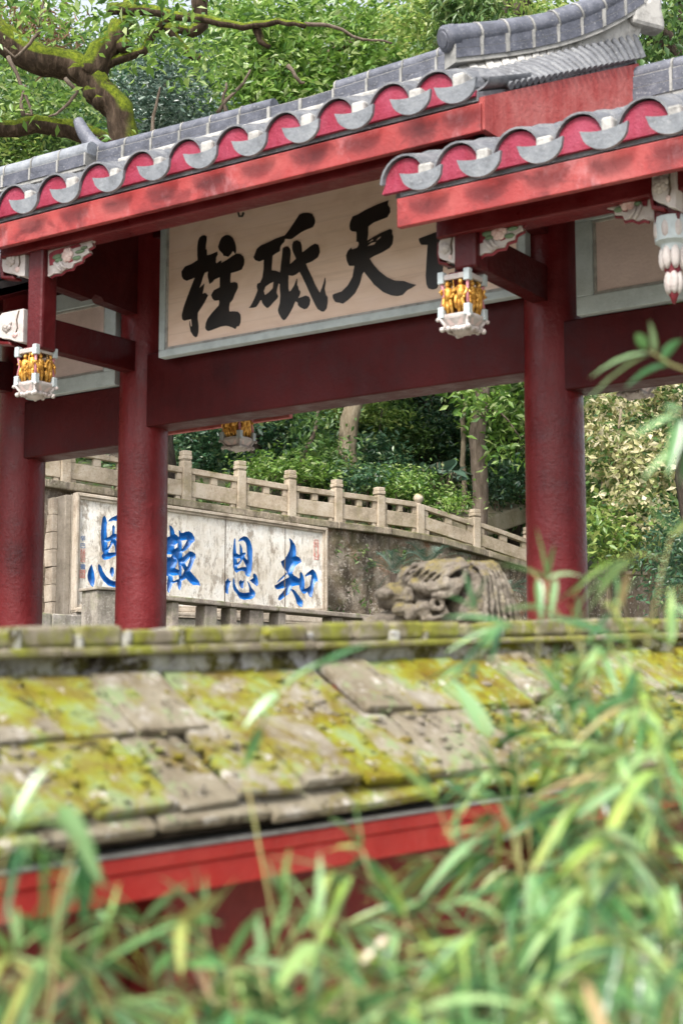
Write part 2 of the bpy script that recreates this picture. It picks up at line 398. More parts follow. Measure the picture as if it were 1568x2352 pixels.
M['leaf_cream'] = leaf_mat('cream_variegated_leaf', [(0, (.08, .14, .04)), (.3, (.27, .29, .10)), (.6, (.47, .44, .22)), (1, (.62, .56, .40))], .35, .5)
M['leaf_lime'] = leaf_mat('lime_green_leaf', [(0, (.07, .15, .025)), (.5, (.15, .25, .045)), (1, (.32, .38, .11))], .4)
M['leaf_dry'] = leaf_mat('dry_brown_leaf', [(0, (.13, .08, .04)), (.5, (.24, .15, .09)), (1, (.36, .25, .16))], .2, .7, .2)
M['leaf_bamboo'] = leaf_mat('bamboo_leaf', [(0, (.018, .075, .024)), (.22, (.05, .155, .045)), (.45, (.11, .24, .075)), (.66, (.24, .37, .18)), (.84, (.29, .43, .08)), (.93, (.31, .30, .10)), (1, (.33, .21, .12))], .22, .30, .6)  # pale grey-green stop puts leaf sheen into the colour
M['leaf_fern'] = leaf_mat('fern_leaf', [(0, (.035, .09, .02)), (.6, (.09, .17, .04)), (1, (.18, .24, .08))], .3)
M['leaf_cycad'] = leaf_mat('cycad_leaf', [(0, (.035, .075, .05)), (.6, (.08, .14, .10)), (1, (.16, .22, .17))], .2, .4)
M['grass'] = leaf_mat('grass_blade', [(0, (.05, .11, .02)), (.6, (.10, .18, .04)), (1, (.22, .24, .08))], .3)
def bark(name, a0, a1, a2, moss=None):
    m = NT(name); v = m.noise(7, 8, .7, m.stretch(2.2, 2.2, .5), .6)
    a = m.ramp(v, [(.32, a0), (.5, a1), (.7, a2)])
    if moss:
        f = m.math('MULTIPLY', m.ramp(m.noise(5, 7, .65), [(.32, 0), (.46, 1)]), m.ramp(m.upness(), [(-.28, 0), (.12, 1)]))
        mc = m.ramp(m.noise(22, 6, .75), [(.3, (.022, .034, .004)), (.5, (.085, .115, .007)), (.72, (.20, .235, .016))])
        a = m.mix(f, a, mc)
    m.col(a).rough(.92).spec(.2).bump(v, .03); return m.m
M['bark_moss'] = bark('mossy_bark', (.016, .011, .007), (.045, .030, .019), (.12, .085, .06), True)
M['bark'] = bark('grey_brown_bark', (.055, .042, .03), (.12, .092, .07), (.2, .165, .135))
M['bark_dark'] = bark('dark_bark', (.018, .014, .010), (.045, .034, .026), (.09, .07, .055))
M['bark_pale'] = bark('pale_bark', (.10, .08, .05), (.19, .155, .105), (.28, .24, .18))
M['cane'] = (lambda m: (m.col(m.ramp(m.noise(9, 4), [(.3, (.16, .17, .06)), (.6, (.27, .25, .09)), (.8, (.30, .18, .09))])).rough(.45), m.m)[1])(NT('bamboo_cane'))
def soil():
    m = NT('leaf_litter_ground')
    a = m.ramp(m.noise(1.2, 9, .75), [(.3, (.028, .024, .014)), (.5, (.07, .06, .033)), (.7, (.12, .095, .06))])
    g = m.ramp(m.noise(2.2, 8, .75), [(.45, 0), (.6, .8)]); a = m.mix(g, a, m.ramp(m.noise(14, 5), [(.3, (.02, .04, .012)), (.7, (.075, .11, .03))]))
    m.col(a).rough(.95).bump(m.noise(9, 8, .8), .08); return m.m
M['soil'] = soil()
M['paving'] = stone_mat('paving_stone', (.36, .33, .29), (.46, .43, .39), (.20, .17, .14), (.10, .13, .03), .4, 1.5, .4)
M['ramp'] = stone_mat('sloping_slab_stone', (.30, .25, .17), (.40, .35, .27), (.14, .12, .07), (.13, .14, .04), .3, 2, .3)
# ---------------------------------------------------------------- the red gate
ZB = -1.3
SH = (0, 0, -ZB)
gate = empty('memorial_gate', (GO[0], GO[1], ZB), GANG)
tag(gate, 'dark red roofed gateway with round columns and grey tiled eaves', 'gate')
XC = [-5.13, -3.738, 0.0, 1.40]
rng = random.Random(4)
for i, x in enumerate(XC):
    top = 4.38 if i in (1, 2) else 3.80
    m = MB(); m.lathe([(.205, ZB), (.207, .4), (.203, 1.6), (.2, 2.6), (.196, top)], (x, 0, 0), 40)
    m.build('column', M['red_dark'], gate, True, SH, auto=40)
    b = MB(); b.lathe([(.30, ZB), (.33, ZB + .06), (.33, ZB + .16), (.27, ZB + .26), (.235, ZB + .30)], (x, 0, 0), 32)
    b.build('column_base', M['kerb'], gate, True, SH, auto=30)
def gbox(name, mat, x0, x1, y0, y1, z0, z1, bev=.012, parent=gate, label=None):
    m = MB(); m.box(x0, x1, y0, y1, z0, z1); o = m.build(name, M[mat], parent, False, SH, bevel=bev)
    if label: o['label'] = label
    return o
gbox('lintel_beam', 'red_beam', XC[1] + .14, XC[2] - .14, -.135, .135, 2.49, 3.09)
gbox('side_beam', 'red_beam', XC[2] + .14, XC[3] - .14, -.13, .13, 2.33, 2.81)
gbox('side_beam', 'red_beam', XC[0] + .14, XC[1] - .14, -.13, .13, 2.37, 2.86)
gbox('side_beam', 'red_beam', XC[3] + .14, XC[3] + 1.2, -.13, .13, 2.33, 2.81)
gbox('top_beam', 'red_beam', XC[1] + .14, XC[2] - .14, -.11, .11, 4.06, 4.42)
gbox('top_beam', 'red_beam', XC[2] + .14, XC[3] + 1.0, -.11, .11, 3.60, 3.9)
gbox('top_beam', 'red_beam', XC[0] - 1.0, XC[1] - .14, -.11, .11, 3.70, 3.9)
# brackets that carry the hanging posts, front and back
POSTX = {1: -3.605, 2: .125, 3: 1.46, 0: -5.10}
for i in range(4):
    for sg in (-1, 1):
        x = XC[i]; hp = POSTX[i]
        y0, y1 = sorted((sg * .16, sg * 1.3))
        hi = 3.62 if i in (1, 2) else 3.2
        m = MB(); m.hexa([(x - .06, sg * .15, 2.95), (x + .06, sg * .15, 2.95), (x + .06, sg * .15, 3.2), (x - .06, sg * .15, 3.2)],
                         [(hp - .06, sg * 1.24, 2.90), (hp + .06, sg * 1.24, 2.90), (hp + .06, sg * 1.24, 3.14), (hp - .06, sg * 1.24, 3.14)])
        m.build('bracket_beam', M['red_beam'], gate, False, SH, bevel=.008)
        if i in (1, 2):
            m = MB()
            pr = [(.15, 3.42), (.62, 3.42), (.66, 3.45), (.74, 3.45), (.78, 3.40), (1.24, 3.40), (1.24, 3.84), (.15, 4.3)]  # upper edge raised to close off and darken the space under the eave
            m.prism([(sg * a, b) for a, b in pr], -.055, .055, mp=lambda a, t, b, x=x, hp=hp: (x + (hp - x) * min(1, abs(a) / 1.24) + t, a, b))
            m.build('bracket_beam', M['red_beam'], gate, False, SH)
        ptop = 3.70 if (i in (1, 2)) else 3.2
        m = MB(); m.box(hp - .08, hp + .08, sg * 1.3 - .08, sg * 1.3 + .08, 2.88, ptop)
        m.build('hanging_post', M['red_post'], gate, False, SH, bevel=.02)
def lerp(a, b, t): return a + (b - a) * t

def eave(roof, xe0, xe1, xr0, xr1, ye, ze, zr, arches, drips, ncourse=10, short_last=False):
    """tiles of one front slope; roof is the deck (a part of the gate)"""
    def P(x, t, dx=0, h=0):
        a = (x - xe0) / (xe1 - xe0)
        return (lerp(x, xr0 + a * (xr1 - xr0), t) + dx, ye * (1 - t), lerp(ze, zr, t) - .05 * math.sin(math.pi * t) + h)
    for xa in arches:
        rows = []
        for c in range(3 if (short_last and xa == arches[-1]) else ncourse):
            for t, k in ((c / ncourse, 1.07), ((c + .98) / ncourse, .96)):
                rows.append([P(xa, t, .158 * k * math.cos(q), .160 * k * math.sin(q) - .010) for q in np.linspace(math.pi * .98, math.pi * .02, 13)])
        m = MB()
        inner = [[(p[0] + (P(xa, i // 2 / ncourse)[0] - p[0]) * .08, p[1], p[2] - .013) for p in r] for i, r in enumerate(rows)]
        n = len(rows[0]); k = len(rows) * n
        vs = [p for r in rows for p in r] + [p for r in inner for p in r]; fs = []
        for i in range(len(rows) - 1):
            for j in range(n - 1):
                a, b, c_, d = i * n + j, i * n + j + 1, (i + 1) * n + j + 1, (i + 1) * n + j
                fs += [(a, d, c_, b), (a + k, b + k, c_ + k, d + k)]
        for j in range(n - 1): fs.append((j, j + 1, j + 1 + k, j + k))
        m.add(vs, fs)
        m.build('cover_tile', M['tile'], roof, False, SH)
        pl = [(xa + .150 * math.cos(q), ze - .010 + .150 * math.sin(q)) for q in np.linspace(math.pi, 0, 15)] + [(xa + .17, ze - .06), (xa - .17, ze - .06)]
        m = MB(); m.prism(pl, ye + .025, ye + .06); m.build('arch_panel', M['crimson'], roof, False, SH)
    for xd in drips:
        up = [(.150 * a, .022 * a * a - .012) for a in np.linspace(-1, 1, 13)]
        lo = [(.150 * a, .010 - .122 * math.sqrt(max(0, 1 - a * a))) for a in np.linspace(1, -1, 19)][1:-1]
        m = MB(); m.prism([(xd + a, ze + b - .005) for a, b in up + lo], -.012, .012,
                          mp=lambda x, y, z: (x, ye - .075 + y - (z - ze) * .25, z))
        m.build('drip_tile', M['drip'], roof, False, SH, bevel=.004)
        rows = [[P(xd, t, .13 * math.cos(q), .065 * math.sin(q) + .035) for q in np.linspace(math.pi, 2 * math.pi, 9)] for t in np.linspace(0.05, .3 if (short_last and xd == drips[-1]) else 1, 8)]
        m = MB(); m.shell(rows, .015, (0, 0, 1)); m.build('trough_tile', M['tile'], roof, True, SH, auto=40)
        m = MB(); w_ = rng.uniform(.035, .052); o_ = rng.uniform(-.012, .012); m.box(xd + o_ - w_, xd + o_ + w_, ye - .035, ye + .12, ze - .015, ze + rng.uniform(.055, .09)); m.build('mortar_block', M['mortar'], roof, False, SH, bevel=.018)

def ridge_band(roof, pts, h, th, cap_r, pitch, name='ridge', side=1, capmat='ridge_cap', gap=None):
    """brick band with mortar joints under a round tile cap; pts run along its base centre"""
    P = [np.array(p, float) for p in pts]
    L = [0]
    for a, b in zip(P[:-1], P[1:]): L.append(L[-1] + np.linalg.norm(b - a))
    def pt(s):
        s = min(max(s, 0), L[-1])
        for i in range(len(P) - 1):
            if s <= L[i + 1] + 1e-9: return P[i] + (P[i + 1] - P[i]) * ((s - L[i]) / (L[i + 1] - L[i]))
        return P[-1]
    d = (P[-1] - P[0]); d[2] = 0; d /= np.linalg.norm(d); nrm = np.array([-d[1], d[0], 0])
    m = MB(); n = max(2, int(round(L[-1] / pitch)))
    g = .0095
    for i in range(n):
        s0, s1 = L[-1] * i / n, L[-1] * (i + 1) / n
        a, b = pt(s0 + g), pt(s1 - g)
        m.cur = 0
        for z0, z1, k in ((.0, .46, 1), (.50, .97, .92)):
            q = lambda p, z: [tuple(p - nrm * th * k + np.array([0, 0, h * z])), tuple(p + nrm * th * k + np.array([0, 0, h * z]))]
            A = q(a, z0) + q(a, z1)[::-1]; B = q(b, z0) + q(b, z1)[::-1]; m.hexa(A, B)
        m.cur = 1; a, b = pt(s1 - g * (1.0 if rng.random() < .7 else 1.9)), pt(min(s1 + g, L[-1]))
        q = lambda p, z: [tuple(p - nrm * (th + .006) + np.array([0, 0, h * z])), tuple(p + nrm * (th + .006) + np.array([0, 0, h * z]))]
        if np.linalg.norm(b - a) > .004: m.hexa(q(a, 0) + q(a, 1)[::-1], q(b, 0) + q(b, 1)[::-1])
    m.cur = 1
    for i in range(n):                              # bedding layer
        a, b = pt(L[-1] * i / n), pt(L[-1] * (i + 1) / n)
        q = lambda p, z: [tuple(p - nrm * th * .9 + np.array([0, 0, z])), tuple(p + nrm * th * .9 + np.array([0, 0, z]))]
        m.hexa(q(a, -.03) + q(a, h)[::-1], q(b, -.03) + q(b, h)[::-1])
    m.build(name + '_band', [M['brick'], M['joint']], roof, False, SH)
    m = MB()
    ns = n
    for i in range(ns):
        s0, s1 = L[-1] * i / ns, L[-1] * (i + 1) / ns
        if gap and s0 < gap[1] and s1 > gap[0]:
            if m.f: m.build(name + '_cap', [M[capmat], M['joint']], roof, True, SH, auto=50); m = MB()
            continue
        dz = np.array([0, 0, h + cap_r * .45 + rng.uniform(-.004, .004)])
        m.cur = 0; m.tube([pt(s0 + .012) + dz, pt(s1) + dz], [cap_r, cap_r * .97], 14)
        m.cur = 1; m.tube([pt(s0 - .007) + dz, pt(s0 + .008) + dz], [cap_r * 1.045] * 2, 14)
    m.build(name + '_cap', [M[capmat], M['joint']], roof, True, SH, auto=50)

# upper roof ------------------------------------------------------------------
XE0, XE1, XR0, XR1 = -4.07, .33, -4.40, .68
YE, ZE, ZR = -1.56, 3.965, 4.655
def deck(x0, x1, r0, r1, ye, ze, zr, name, th=.06, label=None):
    m = MB()
    def prof(s, t): return (ye * s * (1 - t), lerp(ze, zr, t) - .05 * math.sin(math.pi * t))
    rows = []
    for s, ts in ((1, np.linspace(0, 1, 9)), (-1, np.linspace(1, 0, 9)[1:])):
        for t in ts:
            y, z = prof(s, t); rows.append([(lerp(x0, r0, t), y, z - .03), (lerp(x1, r1, t), y, z - .03)])
    m.shell(rows, th, (0, 0, 1)); o = m.build(name, M['tile'], gate, False, SH)
    if label: o['label'] = label
    return o
up = deck(XE0, XE1 - .02, XR0 + .02, XR1 - .02, YE + .05, ZE, ZR, 'upper_roof', label='highest grey tiled roof over the wide middle bay')
DR = [-3.479 + .4225 * k for k in range(-1, 9)] + [.225]
AR = [(a + b) / 2 for a, b in zip(DR[:-1], DR[1:])]
AR[-1] = .02
eave(up, XE0, XE1, XR0, XR1, YE, ZE, ZR, AR, DR, short_last=True)
gbox('eave_strip', 'crimson', XE0 + .03, XE1 - .03, YE + .03, YE + .07, ZE - .062, ZE - .02, .004, up)
gbox('fascia_board', 'fascia', XE0, XE1, -1.52, -1.47, 3.675, 3.86, .006, up)
gbox('fascia_board', 'fascia', XE0, XE1, 1.47, 1.52, 3.675, 3.86, .006, up)
gbox('eave_purlin', 'red_dark', XE0 + .1, XE1 - .12, -1.40, -1.22, 3.64, 3.84, .01, up)
gbox('eave_purlin', 'red_dark', XE0 + .1, XE1 - .12, 1.22, 1.40, 3.64, 3.84, .01, up)
m = MB(); m.hexa([(XE0 + .02, -1.47, 3.80), (XE1 - .02, -1.47, 3.80), (XE1 - .02, -1.47, 3.83), (XE0 + .02, -1.47, 3.83)],
                 [(XE0 + .02, -.05, 4.44), (XE1 + .2, -.05, 4.44), (XE1 + .2, -.05, 4.47), (XE0 + .02, -.05, 4.47)])
m.build('soffit', M['red_beam'], up, False, SH)
gbox('crack_strip', 'mortar', XE0 + .1, XE1 - .05, -.13, .13, 4.70, 4.815, .02, up).name = 'ridge_bedding'
ridge_band(up, [(-4.26, 0, 4.81), (-3.2, 0, 4.795), (-2.0, 0, 4.785), (-.9, 0, 4.82), (.3, 0, 4.88), (.66, 0, 4.92)], .135, .075, .062, .30, 'main_ridge', gap=(2.02, 2.34))
fp = [gloc(*q, 0) for q in ((262, 346), (240, 344), (222, 338), (207, 325), (195, 308), (186, 290), (180, 277))]
m = MB(); m.tube([(fp[0][0] + .02, 0, fp[0][1])] + [(a, 0, b) for a, b in fp], [.045, .05, .058, .064, .066, .062, .054, .045], 12)
m.prism([(-4.26, 4.80), (-4.26, 4.99), (fp[2][0], fp[2][1] - .02), (fp[4][0] + .02, fp[4][1] - .03), (-4.47, 4.86)], -.05, .05)
m.build('ridge_finial', M['ridge_cap'], up, True, SH, auto=60)

def verge(roof, N, A, G0, G1, tag_r):
    """descending ridge N->A over the gable, its row of verge tiles, the board G0->G1 below"""
    N, A = np.array(N), np.array(A)
    pts = [tuple(N + (A - N) * t + np.array([0, 0, .16 * t ** 4 - .03 * math.sin(math.pi * t)])) for t in np.linspace(0, 1, 9)]
    ridge_band(roof, pts, .125, .075, .082, .20, 'verge_ridge')
    d = (A - N) / np.linalg.norm(A - N)
    m = MB(); c = N + np.array([0, 0, .155]); m.tube([c - d * .05, c - d * .035, c + d * .03, c + d * .05], [.07, .088, .09, .08], 18)
    m.tube([c - d * .056, c - d * .05], [.05, .052], 16)
    m.build('ridge_end_tile', M['ridge_cap'], roof, True, SH, auto=40)
    # upturned plastered end at the top
    e = np.array(pts[-1])
    dh = np.array([d[0], d[1], 0]); dh /= np.linalg.norm(dh); nh = np.array([-dh[1], dh[0], 0])
    pm = lambda x, t, z: tuple(e + dh * x + nh * t + np.array([0, 0, z]))
    q = MB(); q.prism([(-.30, .04), (-.30, .17), (-.14, .185), (-.02, .22), (.08, .29), (.15, .39), (.20, .39), (.19, .26), (.165, .12), (.06, .09), (.02, .03)], -.075, .075, mp=pm)
    q.build('upturned_end', M['ridge_cap'], roof, False, SH, bevel=.02)
    q = MB(); q.prism([(-.10, -.16), (-.10, .03), (.02, .03), (.06, .085), (.155, .105), (.15, -.02), (.17, -.10), (.17, -.17)], -.07, .07, mp=pm)
    q.build('plaster_lump', M['mortar'], roof, False, SH, bevel=.03)
    # white bedding strip and the verge tiles
    G0, G1 = np.array(G0), np.array(G1)
    n = 24; sgn = 1 if tag_r else -1
    w1 = MB()
    a0, a1 = N + np.array([sgn * .03, .05, -.02]), A + np.array([sgn * .03, 0, .10])
    b0, b1 = lerp(N, G0, .40) + np.array([0, .08, .03]), lerp(A, G1, .36) + np.array([0, -.02, .06])
    dn = np.array([0, 0, -.09])
    for i in range(n):
        f0, f1 = i / n, (i + .96) / n
        qa = [lerp(a0, a1, f0), lerp(a0, a1, f1), lerp(b0, b1, f1), lerp(b0, b1, f0)]
        lift = np.array([0, 0, .012 * (i % 2)])
        w1.hexa([tuple(v + dn) for v in qa], [tuple(v + lift) for v in qa])
    w1.build('verge_bedding', M['mortar'], roof, False, SH, bevel=.008)
    for i in range(n):
        f = (i + .5) / n
        p = lerp(b0, b1, f) + np.array([0, 0, -.01]); r = lerp(G0, G1, min(1.03, f * .90 + .135)) + np.array([sgn * .06, 0, .03])
        t = MB(); mid = lerp(p, r, .5) + np.array([0, 0, .018])
        t.tube([p, mid, r], [.024, .027, .027], 9)
        t.build('verge_tile', M['tile'], roof, True, SH, auto=50)
    # bargeboard with its hooked lower end
    up_ = G1 - G0; L = np.linalg.norm(up_[:2]); dv = up_ / L
    def B(s, z): return G0 + np.array([up_[0], up_[1], up_[2]]) * s + np.array([0, 0, z])
    prof = [(0, .0), (.25, .0), (.5, .0), (.75, .0), (1, 0)]
    low = [(1, -.34), (.75, -.38), (.5, -.38), (.3, -.34), (.16, -.31), (.08, -.285), (0, -.21)]
    poly = prof + low
    m = MB(); th = np.array([sgn * .05, 0, 0])
    flat = [B(s, z) for s, z in poly]; k = len(flat)
    tr = MG.tessellate_polygon([[Vector((s, z, 0)) for s, z in poly]])
    m.add([tuple(v) for v in flat] + [tuple(v + th) for v in flat], [tuple(t) for t in tr] + [tuple(i + k for i in reversed(t)) for t in tr] + [(i, (i + 1) % k, (i + 1) % k + k, i + k) for i in range(k)])
    m.build('barge_board', M['gable'], roof, False, SH)
verge(up, (-.03, -1.28, 4.29), (.70, 0, 4.79), (.30, -1.50, 3.90), (.64, 0, 4.55), True)
ridge_band(up, [(-5.6, -.10, 4.80), (-4.27, -.10, 4.80)], .11, .09, .082, .30, 'end_ridge', capmat='drip')

m = MB(); m.hexa([(XE0 + .02, 1.47, 3.80), (XE1 - .02, 1.47, 3.80), (XE1 - .02, 1.47, 3.83), (XE0 + .02, 1.47, 3.83)],
                 [(XE0 + .02, .05, 4.44), (XE1 + .2, .05, 4.44), (XE1 + .2, .05, 4.47), (XE0 + .02, .05, 4.47)])
m.build('soffit', M['red_beam'], up, False, SH)
gbox('dark_filler_board', 'red_beam', XC[0] - 1.2, XC[1] - .1, -.05, .05, 3.90, 4.44)  # dark boards added as filler for the dark space under the roof
gbox('dark_filler_board', 'red_beam', XC[2] + .1, XC[3] + 1.2, -.05, .05, 3.88, 4.2)
# lower side roofs -------------------------------------------------------------
def side_roof(x0, x1, r0, r1, drips, label, arch_ends=(), back=True):
    ye, ze, zr = -1.70, 3.41, 4.14
    d = deck(x0 + .02, x1 - .02, r0, r1, ye + .05, ze, zr, 'side_roof', label=label)
    ar = list(arch_ends) + [(a + b) / 2 for a, b in zip(drips[:-1], drips[1:])]
    eave(d, x0, x1, r0, r1, ye, ze, zr, ar, drips)
    gbox('eave_strip', 'crimson', x0 + .03, x1 - .03, ye + .03, ye + .07, ze - .062, ze - .02, .004, d)
    gbox('fascia_board', 'fascia', x0, x1, -1.66, -1.61, 3.125, 3.31, .006, d)
    gbox('eave_purlin', 'red_dark', x0 + .12, x1 - .1, -1.40, -1.22, 3.10, 3.28, .01, d)
    m = MB(); m.hexa([(x0 + .02, -1.61, 3.22), (x1 - .02, -1.61, 3.22), (x1 - .02, -1.61, 3.25), (x0 + .02, -1.61, 3.25)],
                     [(x0 + .02, -.05, 3.86), (x1 - .02, -.05, 3.86), (x1 - .02, -.05, 3.89), (x0 + .02, -.05, 3.89)])
    m.build('soffit', M['red_beam'], d, False, SH)
    return d
sr = side_roof(-.19, 2.45, .62, 2.5, [.062 + .405 * k for k in range(6)], 'lower grey tiled roof over the narrow right bay', [-.12])
ridge_band(sr, [(.62, 0, 4.27), (1.6, 0, 4.26), (2.6, 0, 4.30)], .165, .075, .062, .33, 'side_ridge')
m = MB(); m.tube([(-.185, -1.60, 3.335), (-.19, -1.5, 3.36), (-.185, -1.3, 3.47)], [.05, .055, .055], 10); m.build('edge_tile', M['tile'], sr, True, SH, auto=50)
sl_ = side_roof(-6.6, -4.10, -6.6, -4.4, [-6.4 + .405 * k for k in range(6)], 'lower grey tiled roof over the narrow left bay')
ridge_band(sl_, [(-6.6, 0, 4.30), (-5.5, 0, 4.26), (-4.42, 0, 4.27)], .165, .075, .062, .33, 'side_ridge')
gbox('rear_fascia_board', 'gable', -6.2, -3.46, 1.60, 1.65, 2.83, 2.99, .006)
gbox('rear_soffit', 'red_beam', -6.2, -3.48, 1.1, 1.60, 2.90, 2.93, .004)

# carved spandrels
def flower(m, c, r, y, n=6, ang=0):
    for ring, k, s in ((0, .62, .50), (1, .34, .40)):
        for i in range(n - ring):
            t = 2 * math.pi * i / (n - ring) + ang + ring * .5
            m.ball((c[0] + r * k * math.cos(t), y - .006 - ring * .008, c[1] + r * k * math.sin(t)), (r * s, .014, r * s), 9, 6)
    m.ball((c[0], y - .02, c[1]), (r * .28, .012, r * .28), 8, 6)
def spandrel(x0, x1, zt, zb, y, side):
    """side=+1: full height at x0 next to the post, tapering away to x1"""
    X = lambda f: lerp(x0, x1, f)
    Z = lambda f: lerp(zb, zt, f)
    poly = [(X(0), Z(1)), (X(1), Z(1)), (X(.93), Z(.86)), (X(.96), Z(.74)), (X(.86), Z(.66)), (X(.9), Z(.52)), (X(.76), Z(.44)), (X(.74), Z(.30)), (X(.60), Z(.26)), (X(.56), Z(.12)), (X(.42), Z(.13)), (X(.32), Z(.03)), (X(.2), Z(.06)), (X(.12), Z(0)), (X(0), Z(0))]
    m = MB(); m.cur = 0; m.prism(poly, y - .02, y + .02)
    o = m.build('carved_spandrel', [M['white_paint']], gate, False, SH, bevel=.004)
    W, H = abs(x1 - x0), zt - zb
    r = MB()
    r.prism([(X(.10), Z(.78)), (X(.20), Z(.86)), (X(.70), Z(.90)), (X(.74), Z(.80)), (X(.40), Z(.76)), (X(.24), Z(.62)), (X(.20), Z(.38)), (X(.12), Z(.36))], y - .024, y - .018)
    r.prism([(X(.48), Z(.40)), (X(.60), Z(.44)), (X(.58), Z(.34)), (X(.50), Z(.32))], y - .024, y - .018)
    r.tube([(a, y + .0, b - .008) for a, b in poly[2:14]], .010, 6)
    r.build('carved_recess', M['gold_red'], o, False, SH)
    f = MB(); flower(f, (X(.48), Z(.60)), H * .24, y - .02, 6); f.build('carved_flower', M['rose_paint'], o, True, SH)
    for a, b, rx, rz in ((.27, .62, .10, .07), (.30, .48, .08, .05), (.72, .62, .10, .05), (.66, .42, .09, .06), (.80, .72, .07, .04)):
        g = MB(); g.ball((X(a), y - .024, Z(b)), (W * rx, .012, H * rz * 1.3), 9, 6); g.build('carved_leaf', M['leaf_paint'], o, True, SH)
    st = MB(); st.tube([(X(.22), y - .026, Z(.42)), (X(.30), y - .026, Z(.22)), (X(.36), y - .026, Z(.08))], [.012, .014, .01], 6)
    st.tube([(X(.33), y - .026, Z(.42)), (X(.38), y - .026, Z(.25)), (X(.46), y - .026, Z(.14))], [.010, .012, .008], 6)
    st.build('carved_stem', M['white_paint'], o, True, SH)
    return o
spandrel(-3.565, -3.05, 3.66, 3.44, -1.31, 1)
spandrel(.155, .55, 3.17, 2.96, -1.31, 1)
spandrel(1.365, 1.03, 3.21, 2.98, -1.31, -1)
def scroll_end(x0, x1, z0, z1, y):
    """plain white bracket end with a carved curl, beside a hanging post"""
    X = lambda f: lerp(x0, x1, f)
    Z = lambda f: lerp(z0, z1, f)
    m = MB(); m.prism([(X(0), Z(0)), (X(0), Z(1)), (X(.82), Z(1)), (X(.97), Z(.86)), (X(1), Z(.5)), (X(.93), Z(.30)), (X(.75), Z(.22)), (X(.5), Z(.16)), (X(.28), Z(.06))], y - .055, y + .055)
    o = m.build('bracket_end', M['white_paint'], gate, False, SH, bevel=.01)
    W = x1 - x0; H = z1 - z0
    f = MB(); flower(f, (X(.60), Z(.60)), abs(z1 - z0) * .19, y - .055, 6, .4); f.build('carved_flower', M['white_paint'], o, True, SH)
    g = MB(); g.tube([(X(.16), y - .057, Z(.97)), (X(.24), y - .058, Z(.7)), (X(.20), y - .057, Z(.45)), (X(.27), y - .057, Z(.30))], .006, 6); g.build('carved_groove', M['bark'], o, True, SH)
    W = x1 - x0; H = z1 - z0
    q = MB(); q.ball((X(.30), y - .055, Z(.26)), (abs(W) * .11, .012, H * .09), 9, 6); q.build('carved_dot', M['rose_paint'], o, True, SH)
    r = MB(); r.prism([(X(.98), Z(.2)), (X(1.02), Z(.9)), (X(1.16), Z(.95)), (X(1.2), Z(.5)), (X(1.1), Z(.12)), (X(.5), Z(.0)), (X(.55), Z(.12))], y - .04, y + .05); r.build('red_scroll', M['red_dark'], o, False, SH, bevel=.01)
scroll_end(-3.735, -3.985, 3.47, 3.72, -1.31)
scroll_end(-3.735, -4.02, 2.96, 3.22, -1.31)
scroll_end(.05, -.075, 2.93, 3.11, -1.31)
scroll_end(1.545, 1.40, 2.98, 3.24, -1.38)

# ---------------------------------------------------------------- plaques hanging on the gate
def gw(x, y, z): return (GO[0] + EX[0] * x + EY[0] * y, GO[1] + EX[1] * x + EY[1] * y, z)
def hung(name, x0, x1, z0, z1, y, fr, label, cat, facemat, th=.05, grp=None):
    c = ((x0 + x1) / 2, y, z0)
    e = empty(name, gw(*c), GANG); tag(e, label, cat, grp)
    s = (-c[0], -c[1], -c[2])
    m = MB(); m.box(x0 + fr * .6, x1 - fr * .6, y - .0, y + th, z0 + fr * .6, z1 - fr * .6); m.build('board', M[facemat], e, False, s)
    m = MB()
    for a0, a1, b0, b1 in ((x0, x1, z0, z0 + fr), (x0, x1, z1 - fr * 1.15, z1), (x0, x0 + fr, z0 + fr, z1 - fr * 1.15), (x1 - fr, x1, z0 + fr, z1 - fr * 1.15)):
        m.box(a0, a1, y - .022, y + th + .01, b0, b1)
    i = fr * 1.0
    m.build('frame', M['pale_blue'], e, False, s, bevel=.006)
    m = MB(); k = .022
    for a0, a1, b0, b1 in ((x0 + i, x1 - i, z0 + i, z0 + i + k), (x0 + i, x1 - i, z1 - i * 1.15 - k, z1 - i * 1.15), (x0 + i, x0 + i + k, z0 + i + k, z1 - i * 1.15 - k), (x1 - i - k, x1 - i, z0 + i + k, z1 - i * 1.15 - k)):
        m.box(a0 + .001, a1 - .001, y - .010, y + .01, b0 + .001, b1 - .001)
    m.build('inner_moulding', M['mortar'], e, False, s, bevel=.004)
    return e, s
PY = -.24
plq, ps = hung('name_plaque', -3.36, -.06, 3.0, 4.16, PY, .058, 'large cream plaque with bold black brush characters between the two middle columns', 'plaque', 'plaque')
hung('blank_plaque', .275, 1.22, 2.815, 3.60, -.16, .125, 'plain pinkish plaque in a pale blue frame right of the nearest column', 'plaque', 'board_pink', grp='blank plaques over the side bays')
hung('blank_plaque', -4.92, -3.90, 2.865, 3.72, -.16, .125, 'plain pinkish plaque in a pale blue frame left of the middle column', 'plaque', 'board_pink', grp='blank plaques over the side bays')
hx, hz = gloc(553, 494, PY - .03)
m = MB(); m.tube([(hx - .01, PY - .03, hz + .20), (hx - .01, PY - .05, hz + .02), (hx + .01, PY - .06, hz - .02), (hx + .03, PY - .05, hz - .02), (hx + .035, PY - .04, hz + .01)], .009, 6)
m.build('hanging_hook', M['iron'], plq, True, ps)
K1, K2, K3 = .12755, .14031, .19133
